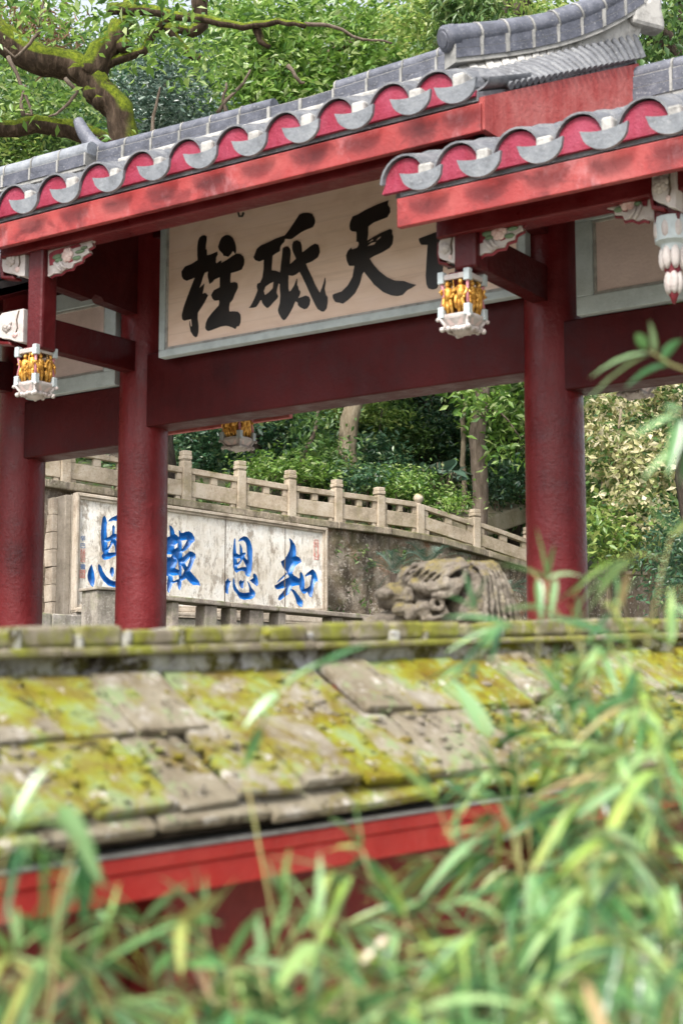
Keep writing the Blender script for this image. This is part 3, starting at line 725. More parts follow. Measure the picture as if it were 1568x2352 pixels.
INK = [
 (430, 560, K1, [
  ([(505,710),(500,600),(500,450),(515,330),(545,260),(600,228),(650,225),(678,250),(680,300),(660,420),(655,490),(680,500),(685,620),(760,600),(885,545),(895,600),(860,660),(865,690),(855,740),(870,780),(930,735),(960,715),(965,770),(1100,690),(1200,620),(1265,585),(1340,590),(1395,635),(1415,700),(1405,800),(1365,890),(1300,920),(1150,965),(1142,1050),(1140,1155),(1230,1140),(1275,1160),(1290,1210),(1280,1270),(1230,1370),(1190,1480),(1130,1550),(1115,1640),(1115,1720),(1210,1712),(1290,1720),(1335,1770),(1345,1850),(1335,1940),(1310,2000),(1265,2010),(1240,2060),(1180,2030),(1110,2005),(1050,1995),(950,2010),(800,2070),(710,2100),(670,2075),(655,2030),(665,1950),(700,1860),(780,1750),(920,1600),(930,1540),(925,1495),(840,1505),(800,1470),(770,1400),(800,1340),(825,1300),(940,1240),(940,1145),(940,1040),(830,1090),(780,1150),(735,1175),(710,1060),(700,1000),(715,930),(640,960),(600,1060),(570,1160),(530,1265),(580,1220),(635,1170),(615,1290),(595,1375),(650,1350),(705,1395),(640,1530),(505,1740),(500,1860),(520,2000),(515,2120),(495,2200),(460,2222),(420,2190),(370,2110),(350,2000),(345,1900),(372,2030),(395,2000),(380,1860),(240,1895),(205,1870),(195,1790),(230,1640),(300,1440),(400,1180),(455,1045),(390,1075),(290,1115),(225,1085),(195,1030),(190,930),(260,835),(390,785)], []),
  ([(905,445),(940,340),(975,270),(1050,220),(1120,225),(1185,270),(1225,350),(1250,440),(1255,530),(1240,590),(1215,545),(1185,530),(1160,580),(1100,645),(1060,630),(1010,625),(1005,590),(930,520)], [])]),
 (610, 520, K2, [
  ([(730,490),(820,370),(900,250),(985,120),(1050,95),(1140,90),(1210,110),(1250,170),(1265,230),(1250,290),(1225,340),(1100,390),(1010,435),(920,500),(850,550),(800,555),(725,548),(715,600),(660,660),(640,700),(635,770),(560,810),(505,850),(495,1000),(485,1110),(570,1120),(645,1150),(660,1000),(680,850),(690,720),(730,690),(780,690),(815,730),(825,800),(810,1010),(870,960),(930,905),(895,830),(865,760),(860,660),(880,600),(945,578),(1000,605),(1020,670),(1030,800),(1110,740),(1200,670),(1265,640),(1315,655),(1340,720),(1345,790),(1310,880),(1210,950),(1100,995),(1130,1080),(1200,1220),(1270,1380),(1350,1520),(1390,1420),(1425,1310),(1440,1245),(1450,1320),(1430,1440),(1450,1540),(1485,1590),(1485,1680),(1465,1790),(1420,1845),(1380,1845),(1310,1800),(1270,1730),(1200,1580),(1110,1380),(1040,1230),(990,1135),(930,1180),(860,1212),(790,1200),(785,1300),(785,1420),(800,1495),(840,1470),(890,1390),(945,1260),(940,1370),(960,1400),(965,1445),(1000,1490),(985,1560),(955,1610),(1030,1590),(1100,1560),(1150,1580),(1175,1640),(1165,1720),(1120,1790),(1070,1805),(1000,1770),(960,1730),(960,1690),(910,1660),(870,1760),(790,1910),(740,1980),(705,2000),(670,1970),(620,1880),(605,1820),(640,1690),(650,1560),(640,1430),(640,1360),(615,1340),(590,1430),(575,1510),(605,1570),(590,1610),(530,1670),(460,1750),(415,1785),(370,1750),(330,1700),(310,1640),(290,1640),(250,1710),(215,1760),(170,1775),(90,1780),(130,1730),(190,1610),(245,1470),(230,1400),(240,1350),(290,1330),(330,1240),(350,1100),(355,920),(265,955),(200,930),(170,880),(200,810),(230,730),(300,670),(420,620),(560,550)],
   [[(350,1480),(380,1400),(450,1350),(530,1310),(515,1430),(440,1510),(370,1555)]])]),
 (820, 480, K3, [
  ([(280,440),(290,390),(320,320),(390,295),(500,230),(640,165),(785,112),(775,165),(805,210),(808,260),(770,330),(680,365),(590,400),(520,450),(520,550),(505,640),(590,590),(700,530),(810,485),(835,500),(830,545),(850,580),(835,680),(800,730),(700,790),(600,835),(540,870),(590,950),(660,1030),(760,1110),(870,1160),(990,1165),(1070,1195),(1145,1215),(1090,1250),(1030,1280),(970,1345),(900,1360),(820,1350),(720,1310),(600,1210),(530,1120),(465,1040),(440,1080),(410,1200),(350,1320),(270,1400),(190,1460),(150,1448),(95,1440),(65,1390),(60,1345),(100,1325),(180,1300),(260,1220),(320,1110),(345,965),(275,965),(245,900),(235,830),(260,770),(300,730),(310,755),(380,730),(400,690),(400,655),(370,650),(372,560),(370,520),(310,515),(285,490)],
   [[(505,710),(560,665),(630,650),(600,690)], [(515,664),(575,618),(592,632),(522,666)], [(622,632),(650,600),(690,575),(685,600),(645,632)]])]),
 (820, 480, K3, [
  ([(1185,610),(1320,560),(1560,470),(1640,420),(1660,300),(1740,300),(1740,400),(1900,350),(1960,380),(1930,450),(1745,490),(1740,560),(1880,520),(2010,520),(2050,600),(2030,800),(2010,1150),(1960,1240),(1890,1200),(1860,1120),(1900,1100),(1920,800),(1920,640),(1750,660),(1560,700),(1490,760),(1500,930),(1490,1060),(1450,1110),(1440,1200),(1415,1260),(1360,1275),(1310,1260),(1285,1210),(1275,1100),(1285,900),(1300,690),(1215,690),(1190,650)], []),
  ([(1560,800),(1700,760),(1840,720),(1850,790),(1730,830),(1725,900),(1850,870),(1860,930),(1725,970),(1720,1150),(1670,1220),(1650,1150),(1655,990),(1560,1010),(1550,950),(1655,915),(1655,850),(1570,870)], [])]),
]
for ox, oy, k, polys in INK:
    m = MB()
    for out, holes in polys:
        cv = lambda l: [gloc(*px(p, ox, oy, k), PY - .004) for p in l]
        m.prism(cv(out), PY - .006, PY + .002, [cv(h) for h in holes])
    m.build('brush_character', M['ink'], plq, False, ps)

# ---------------------------------------------------------------- carved lanterns under the hanging posts
def figure(m, c, h, n, rg, tip):
    """small gilt figure in a robe, standing at c, facing n (unit, horizontal)"""
    n = np.array([n[0], n[1], 0.0]); s = np.array([-n[1], n[0], 0]); u = np.array([0, 0, 1.0]); c = np.array(c)
    lean = rg.uniform(-.12, .12)
    p = lambda a, b, z: c + s * (a + lean * z) * h + n * b * h + u * z * h
    m.tube([p(-.07, 0, 0), p(-.06, .02, .22), p(-.05, .01, .45), p(-.03, 0, .62)], [.055 * h, .075 * h, .10 * h, .11 * h], 7)
    m.tube([p(.08, 0, 0), p(.08, .05, .25), p(.05, .02, .45), p(.03, 0, .62)], [.05 * h, .07 * h, .09 * h, .10 * h], 7)
    m.tube([p(0, 0, .40), p(0, .02, .58), p(0, 0, .74), p(0, 0, .80)], [.15 * h, .13 * h, .14 * h, .06 * h], 8)
    m.ball(p(0, .03, .88), (.075 * h, .075 * h, .09 * h), 8, 6)
    m.tube([p(0, .0, .92), p(0, 0, .99), p(0, -.01, 1.03)], [.075 * h, .055 * h, .02 * h], 7)
    for sg in (-1, 1):
        a = rg.uniform(.35, .75)
        m.tube([p(sg * .13, 0, .73), p(sg * .22, .06, .60), p(sg * (.14 + .1 * rg.random()), .14, a)], [.05 * h, .045 * h, .04 * h], 6)
        m.ball(p(sg * .16, .13, a), .05 * h, 6, 5)
    m.tube([p(-.14, .05, .5), p(-.17, .07, .3), p(-.13, .06, .1)], [.05 * h, .06 * h, .035 * h], 6)
    if tip: m.tube([p(.24, .12, .2), p(.26, .1, .98)], [.016 * h, .016 * h], 5)
def lantern(x, y, ztop, label, seed, grp='carved hanging lanterns'):
    e = empty('hanging_lantern', gw(x, y, ztop - .42), GANG); tag(e, label, 'lantern', grp)
    rg = random.Random(seed); a = .093; s = (0, 0, .42)
    for z0, z1, k in ((-.055, -.02, a), (-.294, -.270, a)):
      m = MB()
      for q in range(4):
        ca, sa = round(math.cos(q * math.pi / 2)), round(math.sin(q * math.pi / 2))
        mp = lambda u, v: (u * ca - v * sa, u * sa + v * ca)
        p0, p1 = mp(-k + .02, -k - .012), mp(k - .02, -k + .012)
        m.box(min(p0[0], p1[0]), max(p0[0], p1[0]), min(p0[1], p1[1]), max(p0[1], p1[1]), z0, z1)
      m.build('rim', M['white_paint'], e, False, s, bevel=.005)
    for i, (sx, sy) in enumerate(((-1, -1), (1, -1), (1, 1), (-1, 1))):
        m = MB(); b = .021
        m.box(sx * a - b, sx * a + b, sy * a - b, sy * a + b, -.075, .0); m.build('corner_block', M['pale_blue'], e, False, s, bevel=.004); m = MB(); m.box(sx * a - b, sx * a + b, sy * a - b, sy * a + b, -.294, -.222)
        m.build('corner_block', M['pale_blue'], e, False, s, bevel=.004)
        m = MB(); m.tube([(sx * a, sy * a, -.07), (sx * a * .9, sy * a * .9, -.14), (sx * a, sy * a, -.215)], [.012, .009, .012], 6)
        m.build('corner_post', M['pink_paint'], e, True, s)
    m = MB(); m.lathe([(.05, -.27), (.045, -.2), (.04, -.12), (.06, -.03), (.10, -.01)], (0, 0, 0), 8); m.build('core', M['gold_red'], e, True, s)
    for q in range(4):
        t = q * math.pi / 2 - math.pi / 2; n = (math.cos(t), math.sin(t)); tv = (-n[1], n[0])
        for k, o_ in enumerate((-.042, .040)):
            m = MB(); figure(m, (n[0] * a * .86 + tv[0] * o_, n[1] * a * .86 + tv[1] * o_, -.262), .205 + .01 * k, n, rg, k == 0)
            m.build('gilt_figure', M['gold'], e, True, s)
    m = MB()
    pr = [(a * 1.10, -.292), (a * 1.07, -.299), (a * .78, -.348), (a * .83, -.356)]
    vs = []; 
    for r, z in pr:
        vs += [(-r, -r, z), (0, -r * 1.04, z), (r, -r, z), (r * 1.04, 0, z), (r, r, z), (0, r * 1.04, z), (-r, r, z), (-r * 1.04, 0, z)]
    fs = [(i * 8 + k, i * 8 + (k + 1) % 8, i * 8 + 8 + (k + 1) % 8, i * 8 + 8 + k) for i in range(3) for k in range(8)] + [tuple(range(7, -1, -1)), tuple(range(24, 32))]
    m.add(vs, fs); m.build('tray', M['white_paint'], e, False, s, bevel=.004)
    for q in range(4):
        t = q * math.pi / 2 - math.pi / 2; n = np.array([math.cos(t), math.sin(t), 0]); tv = np.array([-n[1], n[0], 0])
        m = MB(); pt = lambda u, r, z: tuple(n * r + tv * u + np.array([0, 0, z]))
        m.hexa([pt(-.06, a * 1.02, -.305), pt(.06, a * 1.02, -.305), pt(.045, a * .82, -.340), pt(-.045, a * .82, -.340)],
               [pt(-.06, a * 1.07, -.303), pt(.06, a * 1.07, -.303), pt(.045, a * .87, -.338), pt(-.045, a * .87, -.338)])
        m.build('tray_panel', M['board_pink'], e, False, s)
    m = MB()
    for i in range(20):
        t = 2 * math.pi * i / 20; k = 1 / max(abs(math.cos(t)), abs(math.sin(t)))
        m.ball((a * .86 * k * math.cos(t), a * .86 * k * math.sin(t), -.362 + rg.uniform(-.007, .007)), (.017, .017, .013 + .006 * (i % 2)), 7, 5)
    m.ball((0, 0, -.362), (.07, .07, .03), 10, 6)
    for sx, sy in ((-1, -1), (1, -1), (1, 1), (-1, 1)):
        m.ball((sx * a * 1.0, sy * a * 1.0, -.362), .018, 8, 6); m.tube([(sx * a * 1.12, sy * a * 1.12, -.29), (sx * a * .84, sy * a * .84, -.335), (sx * a * .96, sy * a * .96, -.362)], [.013, .013, .016], 7)
        m.ball((sx * a * 1.2, sy * a * 1.2, -.302), .014, 7, 5)
    m.build('scalloped_foot', M['white_paint'], e, True, s)
    return e
lantern(.06, -1.3, 2.875, 'gilt carved lantern in front of the end of the black lettered plaque', 1)
lantern(-3.655, -1.3, 2.915, 'gilt carved lantern below the white flower carving at the left edge', 2)
lantern(-3.80, 1.3, 2.905, 'gilt carved lantern seen beneath the middle beam against dark trees', 3)
lantern(.0, 1.3, 2.925, 'lantern whose pale foot peeps below the beam right of the nearest column', 4)
lantern(-5.14, 1.3, 2.98, 'lantern whose foot peeps below the beam between the left columns', 5)
# lotus pendant at the right edge
e = empty('lotus_pendant', gw(1.46, -1.3, 2.47), GANG); tag(e, 'white carved lotus pendant hanging at the right edge beside a blank plaque', 'pendant')
m = MB(); m.lathe([(.10, .50), (.105, .46), (.10, .36), (.07, .34), (.06, .30)], (0, 0, 0), 16); m.build('collar', M['pale_blue'], e, True, auto=40)
for z, r, h, n in ((.37, .085, .11, 8), (.20, .055, .13, 7), (.06, .030, .13, 6)):
    for i in range(n):
        t = 2 * math.pi * i / n; c, s_ = math.cos(t), math.sin(t)
        m = MB(); m.ball((r * c, r * s_, z + h * .5), (.028, .028, h * .56), 8, 7); m.build('petal', M['white_paint'], e, True)
m = MB(); m.lathe([(.05, .3), (.05, .26), (.05, .2), (.035, .14), (.03, .06), (.01, .0)], (0, 0, 0), 14); m.build('core', M['gold_red'], e, True)
# ---------------------------------------------------------------- ground and hillside
rg = random.Random(11); nr = np.random.default_rng(5)
CZ = [(-50, 4.3), (-.41, 4.16), (2.38, 4.05), (4.55, 3.95), (7.69, 3.9), (8.62, 3.74), (10.2, 3.55), (14, 2.5), (17, 2.1), (70, 2.4)]
def cz(s):
    for (a, za), (b, zb) in zip(CZ[:-1], CZ[1:]):
        if s <= b: return za + (zb - za) * (s - a) / (b - a)
    return CZ[-1][1]
def smooth(t): t = min(max(t, 0), 1); return t * t * (3 - 2 * t)
def Hs(s, yl):
    front = -1.3 + 2.75 * smooth((yl + 11.5) / 9.0)
    if yl < .9: return front if s < 13.5 else lerp(front, max(front, cz(s) - .1), smooth((s - 13.5) / 3))
    d = yl - .9
    bump = .25 * math.sin(s * .9 + 1.3) * math.sin(yl * .7) + .4 * math.sin(s * .31) * math.sin(yl * .23 + 1)
    d = min(d, 44)
    return cz(s) - .12 + .30 * d + .20 * max(0, d - 9) + bump * min(1, d / 3)
def H(x, y):
    v = np.array([x, y, 0]) - WO; return Hs(float(v @ WX), float(v @ WY))
ss = np.concatenate([np.linspace(-90, -12, 14), np.linspace(-10, 24, 45), np.linspace(27, 110, 14)])
ys = np.concatenate([np.linspace(-80, -13, 12), np.linspace(-12, -.5, 16), [.80, .95], np.linspace(1.4, 25, 34), np.linspace(28, 130, 22)])
V = np.array([wglob(s, y, Hs(s, y)) for y in ys for s in ss]); n = len(ss)
Fq = np.array([(j * n + i, j * n + i + 1, (j + 1) * n + i + 1, (j + 1) * n + i) for j in range(len(ys) - 1) for i in range(n - 1)])
hill = link('hillside', quick_mesh('hillside', V, Fq, M['soil'], True)); tag(hill, kind='structure')
V = np.array([wglob(s, y, Hs(s, y) + .02) for y in np.linspace(-60, -3.2, 30) for s in np.linspace(-14, 12, 20)]); n = 20
Fq = np.array([(j * n + i, j * n + i + 1, (j + 1) * n + i + 1, (j + 1) * n + i) for j in range(29) for i in range(19)])
court = link('courtyard_paving', quick_mesh('courtyard_paving', V, Fq, M['paving'], True)); tag(court, kind='structure')

# ---------------------------------------------------------------- stone wall, coping, balustrade
def wroot(name, s, yl, z, label, cat, grp=None):
    e = empty(name, tuple(wglob(s, yl, z)), WANG); tag(e, label, cat, grp); return e, (-s, -yl, -z)
wall, ws = wroot('retaining_wall', 4, .7, 1.5, 'dark stained stone retaining wall below the balustrade', 'wall')
sv = np.linspace(-9, 13.6, 110)
m = MB(); rows = []
for z in np.linspace(0, 1, 14):
    r = []
    for s in sv:
        top = cz(s) - .13; zz = lerp(1.2, top, z)
        y = .62 + .035 * math.sin(s * 3.1 + zz * 5) + .03 * math.sin(s * 7.7 - zz * 9) + rg.uniform(-.02, .02) + .05 * (1 - z)
        r.append((s, y, zz))
    rows.append(r)
m.shell(rows, .25, (0, -1, 0)); m.build('wall_face', M['wall'], wall, True, ws, auto=50)
s = -9.0
while s < 13.4:
    L = rg.uniform(1.0, 1.25); a, b = s + .004, min(s + L, 13.6) - .004
    m = MB(); j = rg.uniform(-.012, .012)
    m.hexa([(a, .50 + j, cz(a) - .13), (a, 1.05, cz(a) - .13), (a, 1.05, cz(a)), (a, .50 + j, cz(a))], [(b, .50 + j, cz(b) - .13), (b, 1.05, cz(b) - .13), (b, 1.05, cz(b)), (b, .50 + j, cz(b))])
    m.build('coping_slab', M['coping'], wall, False, ws, bevel=.018); s += L
bal, bs = wroot('stone_balustrade', 4, .78, cz(4), 'weathered stone balustrade running along the top of the dark wall', 'railing')
PS = [-3.3, -2.15, -1.0, .16, 1.32, 2.48, 3.61, 4.70, 5.75, 6.75, 7.71, 9.15, 10.6, 12.0]
PT = {3: 4.68, 5: 4.94, 6: 4.88, 7: 4.82, 8: 4.75, 9: 4.70, 10: 4.60, 11: 4.49}
for i, s in enumerate(PS):
    z0 = cz(s) - .01; zt = PT.get(i, z0 + .82); zt = max(zt, z0 + .62); h = zt - z0; b = .085
    m = MB(); m.box(s - b, s + b, .78 - b, .78 + b, z0, z0 + h * .80); 
    o = m.build('balustrade_post', M['rail'], bal, False, bs, bevel=.012)
    m = MB()
    if i == 10:
        m.lathe([(.06, h * .80), (.045, h * .84), (.085, h * .90), (.10, h * .97), (.085, h * 1.04), (.04, h * 1.09)], (s, .78, z0), 14)
    else:
        m.box(s - b * .88, s + b * .88, .78 - b * .88, .78 + b * .88, z0 + h * .805, z0 + h * .83)
        m.box(s - b * 1.04, s + b * 1.04, .78 - b * 1.04, .78 + b * 1.04, z0 + h * .832, z0 + h * .905)
        m.box(s - b * .95, s + b * .95, .78 - b * .95, .78 + b * .95, z0 + h * .907, z0 + h * 1.0)
    m.build('post_cap', M['rail'], o, i == 10, bs, bevel=.01)
for i, (a, b) in enumerate(zip(PS[:-1], PS[1:])):
    A, B = cz(a), cz(b); x0, x1 = a + .088, b - .088
    def seg(name, f0, f1, h0, h1, y0, y1):
        u0, u1 = lerp(x0, x1, f0), lerp(x0, x1, f1); p, q = lerp(A, B, f0), lerp(A, B, f1)
        m = MB(); m.hexa([(u0, y0, p + h0), (u0, y1, p + h0), (u0, y1, p + h1), (u0, y0, p + h1)], [(u1, y0, q + h0), (u1, y1, q + h0), (u1, y1, q + h1), (u1, y0, q + h1)])
        return m.build(name, M['rail'], bal, False, bs, bevel=.010)
    k = .94 if i > 9 else 1.0
    seg('handrail', 0, 1, .50 * k, .60 * k, .72, .84)
    seg('rail_panel', .0, 1, .10, .37 * k, .735, .825)
    seg('rail_block', .44, .58, .372 * k, .498 * k, .74, .82)
    seg('rail_block', 0, .10, .372 * k, .498 * k, .742, .818); seg('rail_block', .90, 1, .372 * k, .498 * k, .742, .818)
    seg('rail_foot', .02, .12, -.005, .098, .745, .815); seg('rail_foot', .88, .98, -.005, .098, .745, .815)

# ---------------------------------------------------------------- inscribed panel
pan, pns = wroot('inscribed_panel', 2.45, 0, 1.7, 'pale chiselled stone panel with four large carved blue characters', 'inscription')
KB = .08929
BLUE = {
 '1': (680, 1320, KB, [([(505,285),(545,300),(600,350),(625,400),(665,440),(690,520),(705,640),(700,780),(740,795),(790,820),(840,890),(850,960),(790,985),(720,1030),(670,1090),(630,1180),(600,1260),(640,1325),(700,1355),(790,1415),(805,1380),(805,1280),(830,1215),(870,1260),(910,1350),(935,1460),(940,1600),(940,1705),(1000,1690),(1085,1620),(1110,1500),(1130,1380),(1130,1320),(1090,1310),(1020,1340),(955,1360),(950,1330),(1020,1250),(1100,1190),(1160,1150),(1210,1185),(1260,1260),(1300,1400),(1320,1500),(1260,1490),(1220,1560),(1190,1660),(1180,1780),(1140,1930),(1090,1930),(1060,1880),(1010,1790),(950,1840),(890,1830),(840,1770),(800,1680),(790,1600),(700,1610),(610,1630),(560,1720),(490,1850),(380,1930),(280,2010),(230,2030),(195,1990),(220,1900),(310,1810),(390,1710),(425,1650),(330,1690),(180,1720),(120,1690),(95,1610),(180,1570),(280,1500),(400,1430),(490,1385),(500,1350),(460,1290),(440,1210),(400,1180),(340,1110),(300,1030),(275,940),(370,880),(440,780),(500,660),(535,520),(530,380)], []),
   ([(155,1535),(250,1420),(430,1245),(455,1290),(310,1430),(200,1520)], []),
   ([(540,1720),(600,1710),(660,1740),(740,1840),(830,1960),(890,2050),(890,2150),(860,2210),(800,2190),(720,2120),(700,2030),(660,1910),(600,1790)], [])]),
 '2': (550, 1320, KB, [([(445,275),(465,310),(465,430),(480,600),(490,700),(540,735),(580,740),(580,600),(580,430),(610,460),(650,560),(665,690),(740,680),(755,710),(720,770),(720,820),(800,900),(785,700),(770,500),(740,400),(690,350),(620,350),(550,385),(550,350),(600,280),(690,228),(780,240),(860,330),(920,480),(940,620),(935,800),(930,1000),(910,1200),(870,1350),(800,1360),(740,1310),(715,1210),(640,1190),(560,1210),(490,1260),(430,1190),(395,1090),(390,900),(385,700),(400,500),(420,330)], [[(500,860),(590,840),(600,900),(520,980)], [(660,870),(700,950),(770,1090),(640,1095),(520,1130),(510,1080),(590,1010)]]),
   ([(265,1390),(285,1480),(335,1470),(300,1580),(265,1700),(265,1850),(200,1830),(140,1740),(140,1620),(180,1500)], []),
   ([(405,1380),(440,1470),(445,1560),(500,1690),(580,1790),(700,1820),(850,1800),(850,1690),(820,1580),(780,1470),(850,1540),(910,1670),(1000,1770),(1020,1840),(1000,1930),(900,1990),(700,2010),(580,1970),(500,1840),(420,1740),(385,1640),(385,1480)], []),
   ([(560,1500),(630,1440),(645,1490),(715,1460),(690,1560),(680,1690),(620,1680),(570,1610)], []),
   ([(990,1260),(1050,1320),(1090,1420),(1105,1580),(1060,1630),(970,1560),(860,1470),(960,1400),(950,1300)], [])]),
 '3': (400, 1280, KB, [([(290,365),(350,390),(420,490),(450,610),(540,680),(560,690),(555,500),(600,530),(620,580),(680,580),(740,550),(840,535),(930,590),(990,690),(1010,780),(990,820),(920,870),(870,950),(770,1060),(680,1110),(650,1150),(660,1270),(740,1200),(850,1095),(940,1110),(1030,1180),(1030,1280),(990,1350),(920,1540),(870,1650),(940,1730),(1040,1840),(1120,1930),(1160,2065),(1060,2040),(960,2050),(880,1990),(760,1860),(640,1930),(630,2050),(600,2190),(550,2160),(520,2050),(510,1960),(390,2000),(360,2080),(300,2230),(285,2270),(230,2200),(230,2000),(250,1800),(180,1760),(60,1780),(40,1700),(150,1620),(80,1500),(100,1420),(200,1380),(230,1290),(100,1310),(60,1200),(200,1130),(210,1000),(180,900),(90,900),(70,820),(150,730),(230,710),(310,670),(310,550)],
   [[(640,800),(790,780),(720,930),(650,1040)], [(430,940),(530,870),(520,980),(440,1030)], [(730,1440),(880,1260),(850,1400),(790,1540)], [(640,1500),(710,1640),(640,1790)], [(500,1310),(540,1400),(560,1620),(450,1570),(520,1400)], [(390,1790),(560,1760),(560,1880),(400,1930)], [(225,1185),(370,1190),(330,1260),(235,1260)]])]),
 '4': (180, 1260, .10204, [([(815,275),(860,330),(890,450),(875,560),(880,700),(890,820),(960,790),(1010,740),(1015,540),(1050,510),(1080,560),(1070,720),(1150,740),(1150,850),(1080,850),(1200,1000),(1200,500),(1150,420),(1050,400),(930,430),(920,400),(1000,330),(1130,270),(1250,330),(1330,500),(1340,1000),(1300,1400),(1200,1400),(1150,1250),(1060,1280),(950,1340),(820,1370),(760,1310),(755,1250),(800,1210),(760,1130),(740,900),(735,700),(755,500),(775,350)], [[(895,930),(980,890),(950,1010),(905,1070)], [(925,1190),(930,1130),(980,1060),(1030,960),(1080,1050),(1090,1180)]]),
   ([(505,1465),(530,1540),(570,1680),(590,1840),(570,1980),(545,2035),(480,1980),(420,1860),(405,1750),(430,1620)], []),
   ([(690,1465),(740,1520),(790,1650),(880,1780),(960,1850),(1050,1890),(1200,1880),(1180,1700),(1300,1800),(1380,1920),(1300,2020),(1060,2040),(920,2000),(800,1890),(710,1750),(665,1600),(665,1500)], []),
   ([(1010,1540),(1050,1570),(1060,1680),(1030,1790),(980,1740),(950,1660),(965,1570)], [])]),
}
def inside(P, poly):
    x, y = P[:, 0], P[:, 1]; r = np.zeros(len(P), bool); n = len(poly); j = n - 1
    for i in range(n):
        xi, yi = poly[i]; xj, yj = poly[j]
        c = ((yi > y) != (yj > y)) & (x < (xj - xi) * (y - yi) / (yj - yi + 1e-12) + xi); r ^= c; j = i
    return r
def edist(P, loops):
    d = np.full(len(P), 9.0)
    for l in loops:
        A = np.array(l); B = np.roll(A, -1, 0)
        for a, b in zip(A, B):
            ab = b - a; t = np.clip(((P - a) @ ab) / (ab @ ab + 1e-12), 0, 1); d = np.minimum(d, np.hypot(*(P - (a + t[:, None] * ab)).T))
    return d
QL = [(.05, 2.12), (4.86, 2.29), (4.86, 3.62), (.05, 3.80)]            # recessed field inside the frame
chars = {}
for key, (ox, oy, k, polys) in BLUE.items():
    chars[key] = [([wloc(*px(p, ox, oy, k), 0) for p in o_], [[wloc(*px(p, ox, oy, k), 0) for p in h] for h in hs]) for o_, hs in polys]
verts = [Vector(q) for q in QL]; faces = [list(range(4))]; edges = []
def add_loop(l):
    i0 = len(verts); verts.extend(Vector(q) for q in l); edges.extend([(i0 + i, i0 + (i + 1) % len(l)) for i in range(len(l))])
edges += [(0, 1), (1, 2), (2, 3), (3, 0)]
allpoly = []
for key, polys in chars.items():
    for o_, hs in polys:
        add_loop(o_); [add_loop(h) for h in hs]; allpoly.append((key, o_, hs))
        A = np.array(o_); x0, z0 = A.min(0); x1, z1 = A.max(0)
        gx, gz = np.meshgrid(np.arange(x0, x1, .016), np.arange(z0, z1, .016)); G = np.stack([gx.ravel(), gz.ravel()], 1) + nr.uniform(-.002, .002, (gx.size, 2))
        ok = inside(G, o_)
        for h in hs: ok &= ~inside(G, h)
        ok &= edist(G, [o_] + hs) > .007
        verts.extend(Vector(q) for q in G[ok])
for gx in np.arange(.15, 4.85, .12):
    for gz in np.arange(2.2, 3.8, .12): 
        p = np.array([[gx + rg.uniform(-.02, .02), gz + rg.uniform(-.02, .02)]])
        if inside(p, QL)[0] and not any(inside(p, o_)[0] for _, o_, _ in allpoly) and min(edist(p, [o_])[0] for _, o_, _ in allpoly) > .02: verts.append(Vector(p[0]))
res = MG.delaunay_2d_cdt(verts, edges, [], 0, 1e-5)
RV = np.array([tuple(v) for v in res[0]]); RT = np.array([t for t in res[2] if len(t) == 3])
cent = RV[RT].mean(1); inq = inside(cent, QL)
own = np.full(len(RT), '', dtype=object); depth = np.zeros(len(RV))
for key, o_, hs in allpoly:
    def mem(P):
        r = inside(P, o_)
        for h in hs: r &= ~inside(P, h)
        return r
    own[mem(cent)] = key
    r = mem(RV); d = edist(RV, [o_] + hs); dd = np.minimum(.075, d * 1.35); depth = np.where(r & (d > .003), np.maximum(depth, dd), depth)
FY = .03
V3 = np.stack([RV[:, 0], FY + depth, RV[:, 1]], 1)
def sub_mesh(name, mask, mat, smooth_):
    T = RT[mask]; u, inv = np.unique(T, return_inverse=True); 
    me = quick_mesh(name, V3[u] + np.array(pns), inv.reshape(-1, 3)[:, ::-1], mat, smooth_); return me
slab = link('slab', sub_mesh('slab', inq & (own == ''), M['slab'], False), pan)
for key in chars: link('carved_character', sub_mesh('carved_character', own == key, M['blue'], True), pan)
m = MB(); m.hexa([(-.03, .11, 1.6), (4.94, .11, 1.6), (4.94, .11, 3.70), (-.03, .11, 3.88)], [(-.03, .62, 1.6), (4.94, .62, 1.6), (4.94, .62, 3.70), (-.03, .62, 3.88)])
m.build('backing_block', M['side'], pan, False, pns)
O_ = [(-.03, 2.02), (4.94, 2.20), (4.94, 3.71), (-.03, 3.90)]
def ring(name, outer, inner, y0, y1, mat, bev=.008):
    for i in range(4):
        a, b = outer[i], outer[(i + 1) % 4]; c, d = inner[(i + 1) % 4], inner[i]
        m = MB(); m.hexa([(q[0], y0, q[1]) for q in (a, b, c, d)], [(q[0], y1, q[1]) for q in (a, b, c, d)]); m.build(name, M[mat], pan, False, pns, bevel=bev)
mid = [(lerp(a[0], b[0], .55), lerp(a[1], b[1], .55)) for a, b in zip(O_, QL)]
ring('frame', O_, mid, -.035, .109, 'frame_stone'); ring('inner_frame', [(a + (.001 if a < 2 else -.001), b + (.001 if b < 3 else -.001)) for a, b in mid], QL, -.005, .108, 'frame_stone', .006)
for s, w_ in ((1.40, .006), (2.82, .008), (4.06, .006)):
    m = MB(); m.box(s - w_, s + w_, .026, .05, lerp(2.13, 2.28, s / 4.9), lerp(3.79, 3.63, s / 4.9)); m.build('slab_joint', M['bark'], pan, False, pns)
m = MB(); m.box(-.02, 4.93, -.05, .1, 1.30, 1.99); m.build('plinth', M['kerb'], pan, False, pns, bevel=.02)
m = MB(); m.box(-.02, 4.93, -.09, .1, 1.99, 2.05); m.hexa([(-.02, -.09, 2.0), (4.93, -.09, 2.0), (4.93, -.09, 2.19), (-.02, -.09, 2.015)], [(-.02, .10, 2.0), (4.93, .10, 2.0), (4.93, .10, 2.19), (-.02, .10, 2.015)])
m.build('plinth_cap', M['frame_stone'], pan, False, pns, bevel=.012)
m = MB()
